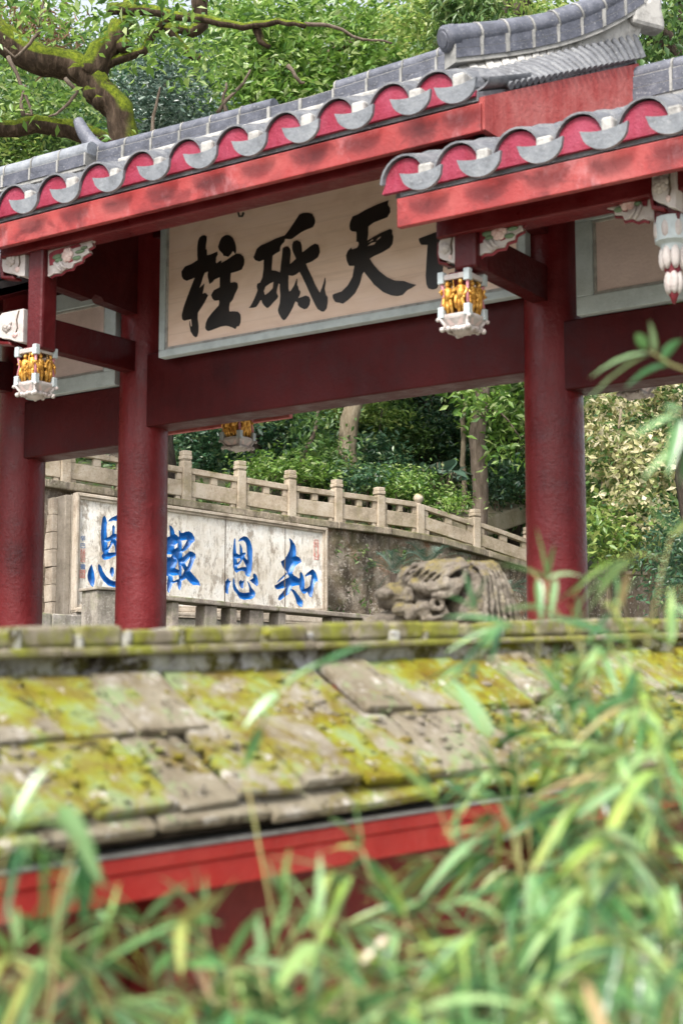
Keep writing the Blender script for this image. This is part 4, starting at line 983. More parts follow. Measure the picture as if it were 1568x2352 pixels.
for z in np.arange(1.62, 3.85, .28): m.box(-.22 + rg.uniform(-.012, .012), -.135, .40, .66, z, z + .272)
m.build('edge_blocks', M['frame_stone'], pan, False, pns, bevel=.008)
m = MB(); m.box(-.135, -.03, .15, .62, 1.6, 3.87); m.build('side_pier', M['side'], pan, False, pns, bevel=.012)
# small column of writing and the seals
def glyph(txt, pxp, pyp, hpx, mat, name='small_character'):
    s, z = wloc(pxp, pyp, FY); h = hpx / 3800 * 26.3
    cu = bpy.data.curves.new(name, 'FONT'); cu.body = txt; cu.size = h * 1.08; cu.align_x = 'CENTER'; cu.align_y = 'CENTER'; cu.extrude = .002
    t = bpy.data.objects.new(name, cu); C.objects.link(t); bpy.context.view_layer.update()
    me = bpy.data.meshes.new_from_object(t.evaluated_get(bpy.context.evaluated_depsgraph_get())); bpy.data.objects.remove(t)
    me.materials.clear(); me.materials.append(M[mat]); me.name = name
    o = link(name, me, pan); o.rotation_euler = (math.pi / 2, 0, 0); o.location = (s + pns[0], FY - .004 + pns[1], z + pns[2]); o.scale = (1.15, 1, 1)
for txt, py, mat in (('\u8f9b', 1237, 'faded_blue'), ('\u5df3', 1254, 'faded_blue'), ('\u6797', 1267, 'faded_red'), ('\u4fe1', 1275, 'faded_red'), ('\u5fd7', 1286, 'faded_red'), ('\u66f8', 1302, 'faded_blue')):
    glyph(txt, 190.5, py, 12, mat)
def seal(x0, x1, y0, y1, txt, n):
    (a, b), (c, d) = wloc(x0, y1, FY), wloc(x1, y0, FY)
    m = MB(); t = .012
    for q in ((a, c, b, b + t), (a, c, d - t, d), (a, a + t, b + t, d - t), (c - t, c, b + t, d - t)): m.box(q[0], q[1], FY - .006, FY + .01, q[2], q[3])
    m.build('seal_border', M['faded_red'], pan, False, pns)
    for i, ch in enumerate(txt): glyph(ch, lerp(x0, x1, .5 if n == 1 else (.28 if i % 2 else .72)), lerp(y0, y1, (i // n + .5) / (len(txt) / n)), (y1 - y0) * .42 if n > 1 else 16, 'faded_red')
seal(183, 196, 1310, 1327, '\u6797\u5fd7\u5370\u4fe1', 2)
seal(721, 731, 1240, 1285, '\u4e16\u5fc3', 1)

# ---------------------------------------------------------------- benches, pedestal, kerbs
def bench(s0, s1, ztop0, ztop1, legs, label):
    e, sh = wroot('stone_bench', (s0 + s1) / 2, -2, 1.65, label, 'bench', 'long stone benches in front of the panel')
    m = MB(); m.hexa([(s0, -2.2, ztop0 - .075), (s0, -1.8, ztop0 - .075), (s0, -1.8, ztop0), (s0, -2.2, ztop0)], [(s1, -2.2, ztop1 - .075), (s1, -1.8, ztop1 - .075), (s1, -1.8, ztop1), (s1, -2.2, ztop1)])
    m.build('seat_slab', M['bench'], e, False, sh, bevel=.015)
    for a, b in legs:
        m = MB(); m.box(a, b, -2.14, -1.86, 1.25, lerp(ztop0, ztop1, ((a + b) / 2 - s0) / (s1 - s0)) - .08); m.build('leg', M['bench'], e, False, sh, bevel=.015)
bench(.30, 1.46, 2.13, 2.085, [(.46, .58), (1.04, 1.26)], 'stone bench nearest the round red middle column')
bench(1.475, 2.36, 2.085, 2.06, [(1.50, 1.62), (1.86, 2.12)], 'stone bench in the middle below the carved blue characters')
bench(2.375, 4.6, 2.06, 2.0, [(2.40, 2.54), (3.44, 3.66), (4.3, 4.5)], 'long stone bench running right toward the carved beast')
ped, sh = wroot('stone_pedestal', -.94, -2.6, 1.55, 'pale stone pedestal beside the middle red column under the panel', 'pedestal')
m = MB(); m.box(-1.15, -.60, -2.75, -2.3, 1.15, 2.09); m.build('pedestal_block', M['kerb'], ped, False, sh, bevel=.02)
m = MB(); m.box(-1.18, -.57, -2.78, -2.27, 2.09, 2.135); m.build('pedestal_cap', M['bench'], ped, False, sh, bevel=.012)
kb, sh = wroot('stone_kerb', -1.2, -.9, 1.6, 'low stone kerb step at the foot of the panel wall by the left columns', 'kerb')
m = MB()
for i in range(6): m.box(-4.2 + i * .8, -3.41 + i * .8, -1.15, -.6, 1.3, 1.86 + rg.uniform(-.006, .006))
m.build('kerb_block', M['kerb'], kb, False, sh, bevel=.02)
# sloping slab path on the bank
a = at(1090, 1197, 33.2); b = at(1225, 1155, 36.5)
rp = empty('sloping_stone_slab', tuple(a)); tag(rp, 'sloping mossy stone slab on the bank beside the tree trunk', 'stone slab')
d = (b - a); hd = np.array([d[1], -d[0], 0]); hd /= np.linalg.norm(hd)
m = MB(); q = lambda p, o_, z: tuple(p - a + hd * o_ + np.array([0, 0, z]))
m.hexa([q(a, 0, -.4), q(a, -1.0, -.4), q(a, -1.0, .12), q(a, 0, 0)], [q(b, 0, -.4), q(b, -1.0, -.4), q(b, -1.0, .12), q(b, 0, 0)])
m.build('slab_block', M['ramp'], rp, False, bevel=.04)
# ---------------------------------------------------------------- carved stone beast
BD = 8.0
bo = at(1000, 1440, BD)
beast = empty('stone_beast', (bo[0], bo[1], -1.3)); tag(beast, 'weathered grey carved stone beast with combed mane behind the mossy ridge', 'statue')
kk = BD / F
def bp(x, y, d=0.0): return ((x - 1000) * kk, d, (1440 - y) * kk + bo[2] + 1.3)
m = MB()
def bl(x, y, rx, ry, d=0, rd=None): m.ball(bp(x, y, d), (rx * kk, (rd or rx) * kk, ry * kk), 20, 14)
bl(1098, 1398, 84, 108, .02, 110); bl(1060, 1345, 70, 55, .03, 90); bl(985, 1350, 62, 52, .02, 85); bl(945, 1340, 36, 40, .0, 70)
bl(1100, 1470, 95, 90, .02, 120); bl(1000, 1440, 80, 60, .05, 100)
m.tube([bp(1000, 1385, 0), bp(950, 1372, -.03), bp(905, 1372, -.05), bp(880, 1376, -.05), bp(866, 1378, -.05)], [52 * kk, 42 * kk, 32 * kk, 26 * kk, 18 * kk], 14)
m.tube([bp(960, 1420, 0), bp(915, 1428, -.03), bp(870, 1430, -.04), bp(835, 1434, -.04)], [40 * kk, 28 * kk, 20 * kk, 15 * kk], 12)
bl(884, 1368, 24, 14, -.09); bl(932, 1374, 17, 20, -.12); bl(960, 1352, 18, 14, -.15); bl(918, 1404, 20, 15, -.12); bl(940, 1412, 17, 20, -.13)
bl(972, 1405, 24, 22, -.13); bl(990, 1360, 26, 18, -.16); bl(1020, 1352, 30, 19, -.17); bl(1042, 1348, 22, 15, -.17)
m.tube([bp(1064, 1318, -.18), bp(1058, 1345, -.19), bp(1040, 1366, -.20), bp(1010, 1376, -.20), bp(985, 1378, -.19)], [9 * kk, 11 * kk, 12 * kk, 11 * kk, 8 * kk], 10)
m.tube([bp(999 + 13 * math.cos(t), 1394 + 13 * math.sin(t), -.19) for t in np.linspace(0, 2 * math.pi, 16)], 6.5 * kk, 8, False)
m.tube([bp(1014, 1400, -.18), bp(1022, 1412, -.18), bp(1000, 1424, -.17), bp(965, 1425, -.15)], [6 * kk, 8 * kk, 8 * kk, 6 * kk], 8)
for i in range(6):                                  # mane falling to the right
    f = i / 5; x0, y0 = 1075 + 18 * f, 1292 - 4 * f
    P_ = [bp(x0 + 4, y0 + 6, -.06 - .05 * (1 - f)), bp(1096 + 34 * f, 1290 + 22 * (1 - f), -.17 + .09 * f), bp(1104 + 50 * f, 1325 + 12 * (1 - f), -.255 + .15 * f), bp(1104 + 68 * f, 1375 + 8 * (1 - f), -.275 + .17 * f), bp(1104 + 78 * f, 1430, -.285 + .18 * f), bp(1104 + 86 * f, 1490, -.29 + .18 * f)]
    m.tube(P_, [3.5 * kk, 5 * kk, 5.5 * kk, 5.5 * kk, 5.5 * kk, 5 * kk], 8)
for i in range(6):                                  # combed hair over the head
    f = i / 5
    P_ = [bp(915 + 70 * f, 1334 + 26 * f, -.13 - .05 * f), bp(950 + 62 * f, 1305 + 28 * f, -.14 - .06 * f), bp(1000 + 46 * f, 1293 + 24 * f, -.13 - .07 * f), bp(1055 + 18 * f, 1286 + 20 * f, -.11 - .07 * f)]
    m.tube(P_, [3.5 * kk, 4.6 * kk, 5 * kk, 4 * kk], 8)
m.tube([bp(1045, 1430, -.22), bp(1075, 1425, -.25), bp(1110, 1430, -.27)], [9 * kk, 12 * kk, 9 * kk], 8)
bod = m.build('carved_body', M['beast'], beast, True)
r = bod.modifiers.new('remesh', 'REMESH'); r.mode = 'VOXEL'; r.voxel_size = .0045; r.use_smooth_shade = True
sm = bod.modifiers.new('smooth', 'SMOOTH'); sm.iterations = 4; sm.factor = .5
tx = bpy.data.textures.new('stone_wear', 'CLOUDS'); tx.noise_scale = .05; tx.noise_depth = 4
dp = bod.modifiers.new('wear', 'DISPLACE'); dp.texture = tx; dp.texture_coords = 'LOCAL'; dp.strength = .030; dp.mid_level = .5
m = MB(); m.box(-.42, .42, -.30, .34, 0, 1.72); m.box(-.48, .48, -.36, .40, 1.60, 1.70)
m.build('plinth', M['kerb'], beast, False, bevel=.02)

# ---------------------------------------------------------------- foreground wall with a mossy slab roof
vd = ray(4230, 1382); tl = vd[2] / math.hypot(vd[0], vd[1]); e1 = np.array([vd[0], vd[1], 0]); e1 /= np.linalg.norm(e1); e2 = np.array([-e1[1], e1[0], 0])   # e2 away
MA = at(0, 1505, 4.2)
MANG = math.atan2(e1[1], e1[0])
mw = empty('mossy_roofed_wall', (MA[0], MA[1], -1.3), MANG); tag(mw, 'low red wall under a mossy stone slab roof in the foreground', 'wall')
def mp(x, y, h): return (x, y, MA[2] + 1.3 + x * tl + h)
def mhex(name, mat, x0, x1, y0, y1, h0, h1, bev=.008, parent=mw, skew=None):
    m = MB(); m.hexa([mp(x0, y0, h0), mp(x0, y1, h0), mp(x0, y1, h1), mp(x0, y0, h1)], [mp(x1, y0, h0), mp(x1, y1, h0), mp(x1, y1, h1), mp(x1, y0, h1)])
    return m.build(name, M[mat], parent, False, bevel=bev)
TP = math.tan(R(35))
YR = -.07                                            # front face of the ridge
def slope(y): return -.085 + (y - YR) * TP            # height of the slab bed under the ridge front (y negative to the front)
X0, X1 = -2.2, 7.5
# ridge: rendered band, ledge, cap tiles
nx = 120
m = MB(); rows = []
for h in np.linspace(-.11, -.012, 7):
    rows.append([mp(x, YR + rg.uniform(-.006, .006) - .01 * math.sin(x * 5 + h * 40), h) for x in np.linspace(X0, X1, nx)])
m.shell(rows, .14, (0, -1, 0)); m.build('ridge_render', M['ridge_moss'], mw, True, auto=60)
x = X0
while x < X1:
    L = rg.uniform(.34, .5); mhex('ridge_ledge', 'ridge_tile', x + .002, x + L - .002, YR - .045 + rg.uniform(-.004, .004), -YR + .03, -.012, .010 + rg.uniform(-.002, .003), .007); x += L
x = X0
while x < X1:
    L = rg.uniform(.155, .215); t = rg.uniform(-.004, .004)
    mhex('cap_tile', 'ridge_tile', x + .012, x + L - .012, YR - .012 + t * 2, .06, .012, .064 + t * 2, .013)
    if rg.random() < .75: mhex('cap_mortar', 'ridge_moss', x + L - rg.uniform(.010, .024), x + L + rg.uniform(.008, .022), YR - .018 + rg.uniform(-.004, .006), .05, rg.uniform(-.012, .012), .058 + rg.uniform(-.02, .010), .009)
    x += L
# slabs
def slab_at(x0, x1, ya, yb, lift, th, mat='moss_slab', name='roof_slab'):
    m = MB(); tw = rg.uniform(-.016, .016); s_ = rg.uniform(-.011, .011)
    c = [(x0 + tw, ya), (x1 + tw, ya), (x1 - tw * .5, yb), (x0 - tw * .5, yb)]
    nn = np.array([0, -math.sin(R(35)), math.cos(R(35))])
    bot = [np.array(mp(a, b, slope(b) + lift + s_ * (i % 2))) for i, (a, b) in enumerate(c)]
    m.hexa([tuple(v) for v in bot], [tuple(v + nn * th) for v in bot])
    return m.build(name, M[mat], mw, False, bevel=.009)
EY_ = -.50
for row, (ya, yb, lift) in enumerate(((YR - .0, YR - .215, .012), (YR - .19, EY_, -.004))):
    x = X0 + row * .11
    while x < X1:
        L = rg.uniform(.165, .255); slab_at(x + .004, x + L - .004, ya, yb + rg.uniform(-.008, .008), lift + rg.uniform(-.006, .007), rg.uniform(.020, .034)); x += L
x = X0
while x < X1:
    L = rg.uniform(.22, .42); slab_at(x + .003, x + L - .003, YR - .02, EY_ - .018 + rg.uniform(-.01, .01), -.045, .030, 'moss_slab', 'eave_slab'); x += L
m = MB()
for i in range(1500):
    xx = rg.uniform(X0, 4.5); yy = rg.uniform(EY_, YR - .01); r_ = rg.uniform(.004, .012) if rg.random() < .93 else rg.uniform(.012, .022)
    c = mp(xx, yy, slope(yy) + .03 + r_ * .2); m.ball(c, (r_ * rg.uniform(.9, 1.7), r_ * rg.uniform(.9, 1.6), r_ * .7), 6, 4)
o = m.build('moss_clumps', M['moss_slab'], mw, True); o['kind'] = 'stuff'
ez = slope(EY_)
mhex('dark_recess_strip', 'bark_dark', X0, X1, EY_ + .06, -.05, ez - .075, ez - .045)  # dark strip standing in for shade in the recess below the eave slabs
mhex('beam_top_strip', 'mortar', X0, X1, EY_ + .035, -.06, ez - .098, ez - .086, .002)
mhex('eave_beam', 'bright_red', X0, X1, EY_ + .03, EY_ + .14, ez - .135, ez - .10, .006)
mhex('eave_beam', 'bright_red', X0, X1, EY_ + .045, EY_ + .14, ez - .205, ez - .137, .006)
mhex('wall_body', 'wall_red', X0, X1, -.16, .10, -2.2, -.12, .0)
for x in (.3, 2.0, 3.9):
    mhex('wall_post', 'wall_red', x, x + .11, -.30, -.165, -2.2, ez - .21, .006)
mhex('lower_rail', 'wall_red', X0, X1, -.29, -.17, -1.0, -.92, .006)
# plain rear slope
m = MB(); m.hexa([mp(X0, .05, -.08), mp(X0, .48, -.40), mp(X0, .48, -.36), mp(X0, .05, -.03)], [mp(X1, .05, -.08), mp(X1, .48, -.40), mp(X1, .48, -.36), mp(X1, .05, -.03)]); m.build('rear_slope', M['moss_slab'], mw)
# ---------------------------------------------------------------- trees and shrubs
vr = np.random.default_rng(21); vg = random.Random(8)
def pts3(path, d0, d1=None):
    d1 = d0 if d1 is None else d1; n = len(path)
    return [at(x, y, lerp(d0, d1, i / max(1, n - 1))) for i, (x, y) in enumerate(path)]
def wob(P, amp):
    out = [np.array(P[0])]
    for a, b in zip(P[:-1], P[1:]):
        a, b = np.array(a), np.array(b); L = np.linalg.norm(b - a)
        for t in (1 / 3, 2 / 3): out.append(a + (b - a) * t + vr.normal(0, amp * L * .25, 3))
        out.append(b)
    return out
def rads(r0, r1, n): return [lerp(r0, r1, (i / (n - 1)) ** .9) for i in range(n)]
def limb(m, path, r0, r1, amp=.12, n=9, jit=.06): Q = wob(path, amp); m.tube(Q, rads(r0, r1, len(Q)), n, True, jit, vg)
def clumps(blobs, d0, d1, ncl, per, spread, dep=None):
    """leaf positions: clumps inside ellipsoids given by photo centre, photo radii and a depth range"""
    w = np.array([b[2] * b[3] for b in blobs], float); w /= w.sum(); out = []
    for i in vr.choice(len(blobs), ncl, p=w):
        x, y, rx, ry = blobs[i][:4]
        a = vr.uniform(0, 2 * math.pi); q = math.sqrt(vr.uniform(0, 1)); d = vr.uniform(d0, d1)
        c = at(x + rx * q * math.cos(a), y + ry * q * math.sin(a), d)
        k = int(per * vr.uniform(.5, 1.5)); sc = spread * vr.uniform(.6, 1.4)
        out.append(c + vr.normal(0, 1, (k, 3)) * np.array([sc, sc, sc * .6]))
    return np.concatenate(out)
def plant(name, label, cat, base, parts, group=None):
    """parts: list of (part name, mesh maker taking the base point)"""
    x, y = base[0], base[1]; z = base[2] if len(base) > 2 else H(x, y)
    e = empty(name, (x, y, z)); tag(e, label, cat, group)
    for pn, me in parts: link(pn, me, e)
    return e
def shifted(P, e): return P - np.array(e)
def crownpart(base, blobs, d0, d1, ncl, per, spread, size, mat, **kw):
    P = clumps(blobs, d0, d1, ncl, per, spread); return ('crown', leaf_mesh('crown', P - np.array(base), size, M[mat], vr, **kw))
def base_at(px_, depth): 
    p = at(px_, 1300, depth); return np.array([p[0], p[1], H(p[0], p[1])])
def trunkpart(base, limbs, mat, name='trunk', amp=.12):
    m = MB()
    for path, r0, r1 in limbs: limb(m, [np.array(p) - base for p in path], r0, r1, amp)
    return (name, m.mesh(name, M[mat], True))

# 1 the big mossy tree, upper left
d = 19.0; b = base_at(300, d)
limbs = [([b + np.array([0, 0, -.3])] + pts3([(300, 900), (292, 560), (283, 310), (274, 252), (230, 212), (213, 182), (168, 148), (105, 142), (40, 114), (-20, 64), (-120, 20)], d), .17, .185),
         (pts3([(205, 178), (235, 120), (268, 85), (275, 50)], d), .20, .11), (pts3([(270, 80), (292, 45), (310, -20)], d, d + .5), .11, .09),
         (pts3([(330, 880), (320, 560), (300, 360), (240, 326), (160, 296), (80, 284), (-60, 296)], d + .8), .17, .10),
         (pts3([(215, 165), (262, 140), (330, 118), (355, 72), (385, 42)], d), .065, .05),
         (pts3([(255, 20), (330, 22), (400, 36), (480, 45), (560, 62), (640, 48), (700, 60)], d, d - 1.5), .075, .03),
         (pts3([(385, 60), (412, 98), (450, 134), (462, 128)], d), .06, .035), (pts3([(462, -20), (462, 60), (440, 74), (400, 62)], d), .11, .05),
         (pts3([(590, 60), (600, 95), (620, 108)], d - 1), .06, .03)]
m = MB()
for path, r0, r1 in limbs: limb(m, [np.array(p) - b for p in path], r0, r1, .10, 12, .07)
burl = MB(); 
for (x, y, r) in ((285, 105, .10), (232, 232, .12), (215, 215, .13), (180, 165, .14)): m.ball(tuple(at(x, y, d - .05) - b), (r, r, r), 10, 8)
tm = m.mesh('trunk', M['bark_moss'], True)
TW = []
for path in ([(20, 130), (40, 170), (60, 220), (75, 265), (60, 262)], [(90, 70), (70, 100), (35, 132), (10, 110)], [(55, 265), (50, 230), (60, 195)], [(150, 180), (178, 210), (160, 235), (130, 262), (112, 268)], [(500, 260), (520, 230), (560, 190), (575, 160)], [(520, 262), (512, 230), (520, 190)], [(700, 55), (760, 60), (830, 90), (900, 100)], [(660, 150), (690, 190), (700, 190)], [(115, 30), (100, 5), (90, 60)], [(340, 330), (360, 240), (368, 200)]):
    tw = MB(); limb(tw, [p - b for p in pts3(path, d - .4)], .028, .012, .12, 6); TW.append(('twig', tw.mesh('twig', M['bark'], True)))
plant('mossy_tree', 'thick crooked tree with bright moss on its limbs at upper left', 'tree', b, [('trunk', tm)] + TW + [
      crownpart(b, [(40, 30, 70, 50), (150, 20, 90, 40), (330, 40, 110, 60), (470, 110, 90, 60), (120, 230, 60, 40), (300, 130, 60, 30), (30, 190, 40, 40), (230, 300, 50, 20)], d - 1.5, d + 2.5, 130, 16, .22, .13, 'leaf_bright', droop=.5),
      ('dry_foliage', leaf_mesh('dry_foliage', clumps([(120, 80, 55, 45), (60, 40, 30, 30)], d + 1, d + 2, 30, 16, .2) - b, .17, M['leaf_dry'], vr, wid=.10, droop=.6))])
# 2 bright spreading tree over the roof
d = 33.0; b = base_at(800, d)
plant('camphor_tree', 'bright green spreading tree whose sprays hang above the roof ridge', 'tree', b, [
    trunkpart(b, [([b + np.array([0, 0, -.3])] + pts3([(795, 1100), (800, 1000), (815, 900), (800, 600), (745, 330), (650, 210), (600, 120), (560, 40)], d), .22, .12), (pts3([(735, 330), (820, 240), (880, 130), (960, 40)], d), .16, .07), (pts3([(640, 200), (760, 120), (860, 78), (960, 60)], d, d - 1), .10, .04), (pts3([(670, 230), (560, 180), (480, 100)], d), .09, .04), (pts3([(690, 260), (530, 240), (508, 300)], d - .5), .05, .02)], 'bark_pale'),
    crownpart(b, [(520, 220, 110, 100), (650, 120, 150, 120), (800, 100, 170, 110), (930, 120, 120, 100), (690, 220, 140, 70), (860, 200, 130, 60), (1000, 40, 70, 70), (560, 60, 120, 60)], d - 2, d + 2.5, 600, 32, .34, .19, 'leaf_bright', droop=.45)])
# 3 dark glossy holly-like tree
d = 29.0; b = base_at(395, d)
plant('holly_tree', 'dark glossy small leaved tree right of the mossy trunk', 'tree', b, [trunkpart(b, [([b] + pts3([(395, 700), (400, 420), (385, 180)], d), .16, .06)], 'bark_dark'),
    crownpart(b, [(385, 190, 85, 90), (400, 280, 90, 60), (340, 240, 60, 70), (440, 330, 60, 40)], d - 1.5, d + 1.5, 200, 40, .26, .105, 'leaf_blue', up=.4)])
# 4 light tangle at left
d = 25.0; b = base_at(40, d)
plant('leafy_tree', 'light green leafy tree at the left edge below the mossy limb', 'tree', b, [trunkpart(b, [([b] + pts3([(40, 700), (20, 420), (60, 250)], d), .15, .06)], 'bark'),
    crownpart(b, [(60, 340, 120, 50), (20, 240, 60, 70), (120, 290, 90, 40), (150, 220, 60, 50)], d - 1.5, d + 1.5, 190, 30, .24, .13, 'leaf_mid', droop=.4),
    ('dry_leaves', leaf_mesh('dry_leaves', clumps([(20, 350, 60, 40), (25, 260, 30, 30)], d - 1.6, d - .5, 26, 20, .2) - b, .15, M['leaf_lime'], vr, wid=.3))])
# 5 fern covered tree top right of centre
d = 25.0; b = base_at(1282, d)
P = clumps([(1075, 40, 75, 60), (1040, 90, 40, 40), (1130, 80, 60, 25)], d - 1.2, d - .2, 110, 26, .12)
plant('fern_covered_tree', 'leaning dark tree trunk clothed in ferns above the roof ridge', 'tree', b, [trunkpart(b, [([b] + pts3([(1282, 900), (1240, 640), (1130, 330), (1055, 110), (1015, -10), (1000, -120)], d), .26, .22), (pts3([(1160, 60), (1190, 20), (1215, -40)], d), .14, .12), (pts3([(1090, 200), (1150, 80), (1165, -60)], d), .14, .1)], 'bark_dark'),
    ('ferns', leaf_mesh('ferns', P - b, .17, M['leaf_fern'], vr, wid=.28, droop=.9)),
    crownpart(b, [(1180, 60, 90, 60), (1000, 150, 60, 40), (960, 50, 60, 60), (1250, 30, 80, 30)], d - .5, d + 3, 150, 28, .25, .14, 'leaf_lime', droop=.4)])
# 6 upper right corner tree
d = 21.0; b = base_at(1540, d)
plant('corner_tree', 'dark limbed tree with hanging leaves at the upper right corner', 'tree', b, [trunkpart(b, [([b] + pts3([(1620, 700), (1600, 300), (1560, 120), (1500, 70), (1460, 20), (1420, -40)], d), .2, .11), (pts3([(1600, 200), (1570, 60), (1560, -60)], d), .12, .08)], 'bark_dark'),
    crownpart(b, [(1530, 40, 60, 50), (1500, 110, 50, 30), (1440, 10, 60, 30), (1560, 130, 40, 40)], d - 1, d + 1.5, 90, 22, .2, .14, 'leaf_mid', droop=.7)])

# woods behind the wall ------------------------------------------------------------
def wood_tree(px_, depth, path, r0, r1, mat, blobs, leafmat, ncl, label, size=.15, group=None, extra=()):
    b = base_at(px_, depth)
    return plant('woodland_tree', label, 'tree', b, [trunkpart(b, [([b + np.array([0, 0, -.3])] + pts3(path, depth), r0, r1)] + [(pts3(p, depth - .3), a, c) for p, a, c in extra], mat),
        crownpart(b, blobs, depth - 1.2, depth + 2, ncl, 30, .28, size, leafmat, droop=.5)], group)
wood_tree(1103, 33.5, [(1103, 1160), (1098, 1050), (1104, 920), (1108, 760), (1110, 500)], .18, .15, 'bark', [(1140, 930, 60, 45), (1060, 890, 70, 28), (1165, 1000, 40, 60), (1175, 890, 40, 40), (1120, 700, 140, 120)], 'leaf_bright', 80, 'stout brown tree trunk rising beside the sloping stone slab', .20, extra=[([(1104, 930), (1150, 950), (1190, 1000)], .03, .015)])
wood_tree(1066, 35, [(1066, 1090), (1064, 1000), (1068, 900), (1070, 700)], .065, .05, 'bark_pale', [(1066, 700, 100, 80)], 'leaf_mid', 60, 'thin pale trunk close left of the stout brown one')
wood_tree(585, 34, [(580, 1080), (592, 1020), (612, 940), (625, 800)], .13, .09, 'bark_dark', [(600, 780, 150, 120), (640, 960, 60, 30)], 'leaf_dark', 90, 'dark slanting trunk right of the rear hanging lantern')
wood_tree(505, 36, [(505, 1080), (515, 1000), (520, 900), (530, 700)], .07, .06, 'bark_dark', [(520, 740, 130, 100)], 'leaf_dark', 70, 'slim dark trunk left of the rear hanging lantern')
wood_tree(690, 32, [(685, 1090), (700, 1040), (720, 1000), (728, 950), (760, 900)], .055, .03, 'bark', [(740, 1040, 60, 30), (700, 960, 60, 30)], 'leaf_mid', 45, 'crooked sapling with yellowing leaves behind the balustrade', .14)
wood_tree(880, 39, [(890, 1090), (885, 1000), (900, 900), (905, 700)], .12, .1, 'bark_dark', [(900, 720, 150, 120), (950, 900, 60, 20)], 'leaf_blue', 90, 'shaded trunk deep in the wood right of the pale trunk')
wood_tree(1180, 38, [(1180, 1090), (1178, 950), (1190, 800)], .11, .09, 'bark_dark', [(1170, 900, 50, 60), (1190, 700, 120, 100)], 'leaf_mid', 70, 'dark trunk half hidden by lime green leaves near the red column')
wood_tree(980, 40, [(985, 1080), (975, 950), (970, 800)], .10, .08, 'bark_dark', [(970, 780, 140, 120)], 'leaf_dark', 80, 'shaded trunk deep in the wood above the broad leaved patch')
def shrub(px_, depth, blobs, mat, ncl, label, size=.13, name='shrub', cat='shrub', spread=.2, group=None, per=34, **kw):
    b = base_at(px_, depth)
    stems = [([b + np.array([vg.uniform(-.1, .1), vg.uniform(-.1, .1), -.1])] + pts3([(x + vg.uniform(-15, 15), y)], depth), .03, .012) for x, y, rx, ry in blobs]
    return plant(name, label, cat, b, [trunkpart(b, stems, 'bark', 'stems'), crownpart(b, blobs, depth - .8, depth + .9, ncl, per, spread, size, mat, **kw)], group)
G1 = 'shrubs of the shady wood behind the balustrade'
shrub(460, 33, [(455, 1000, 70, 60), (430, 1060, 50, 40)], 'leaf_dark', 90, 'dark evergreen shrub just right of the middle red column', group=G1)
shrub(560, 35, [(560, 1010, 70, 50), (540, 1070, 60, 30)], 'leaf_dark', 90, 'dark evergreen shrub below the rear hanging lantern', group=G1)
shrub(650, 34, [(665, 1000, 70, 60), (640, 1065, 60, 30)], 'leaf_dark', 100, 'dense dark shrub under the rear eave end', group=G1)
shrub(735, 33, [(740, 1060, 60, 40), (700, 1085, 60, 20)], 'leaf_mid', 60, 'mid green shrub behind the middle balustrade posts', group=G1)
shrub(760, 38, [(770, 980, 60, 60), (740, 930, 60, 40)], 'leaf_dark', 80, 'tall shaded shrub left of the pale trunk', group=G1)
shrub(880, 35, [(880, 1085, 60, 35), (850, 1040, 40, 40)], 'leaf_dark', 90, 'low dark shrub right of the pale trunk', group=G1)
shrub(930, 37, [(930, 1000, 60, 50), (900, 960, 50, 40)], 'leaf_mid', 80, 'arching twiggy shrub in the gap of the wood', group=G1)
shrub(940, 41, [(940, 910, 80, 40)], 'leaf_blue', 90, 'silvery glossy leaved shrub at the top of the gap', .14, group=G1)
shrub(1020, 38, [(1030, 1010, 50, 50), (1000, 960, 40, 40)], 'leaf_dark', 70, 'dark shrub left of the thin pale trunk', group=G1)
shrub(1150, 35, [(1160, 1090, 45, 40), (1140, 1120, 40, 25)], 'leaf_dark', 70, 'dark shrub right of the stout brown trunk', group=G1)
shrub(950, 33.5, [(950, 1120, 60, 30), (1000, 1140, 50, 25)], 'leaf_mid', 70, 'low leafy shrub behind the round topped post', .11, group=G1)
shrub(840, 32, [(830, 1100, 40, 20), (780, 1095, 40, 14)], 'leaf_dark', 45, 'low shrub touching the handrail in the middle', .11, group=G1)
shrub(200, 32, [(200, 1020, 70, 40), (250, 1040, 50, 30)], 'leaf_dark', 60, 'dark shrub above the balustrade left of the middle column', group=G1)
b = base_at(1010, 34.0)
P = clumps([(1000, 1085, 50, 16), (1045, 1090, 30, 12), (960, 1100, 30, 14)], 33.3, 34.2, 26, 2, .12)
m = MB()
for p in P[:40]: m.tube([np.array([vg.uniform(-.5, .5), 0, 0]), p - b - np.array([0, 0, .1]), p - b], [.015, .01, .008], 5)
plant('elephant_ear_plant', 'patch of broad bluish leaves below the thin pale trunk', 'plant', b, [('stems', m.mesh('stems', M['bark_pale'])), ('leaves', leaf_mesh('leaves', P - b, .34, M['leaf_cycad'], vr, wid=.85, up=1.3, droop=.1))])
shrub(620, 31.5, [(640, 1075, 90, 22), (720, 1088, 60, 16)], 'leaf_bright', 60, 'fresh green low shrub just above the handrail in the middle', .12, group=G1)
shrub(940, 32.5, [(900, 1105, 70, 18), (1010, 1150, 60, 16)], 'leaf_bright', 60, 'fresh green low shrub above the handrail near the round topped post', .11, group=G1)
shrub(850, 36, [(870, 940, 60, 30), (760, 960, 40, 30)], 'leaf_lime', 40, 'yellowing spray of leaves high beside the pale trunk', .14, group=G1)
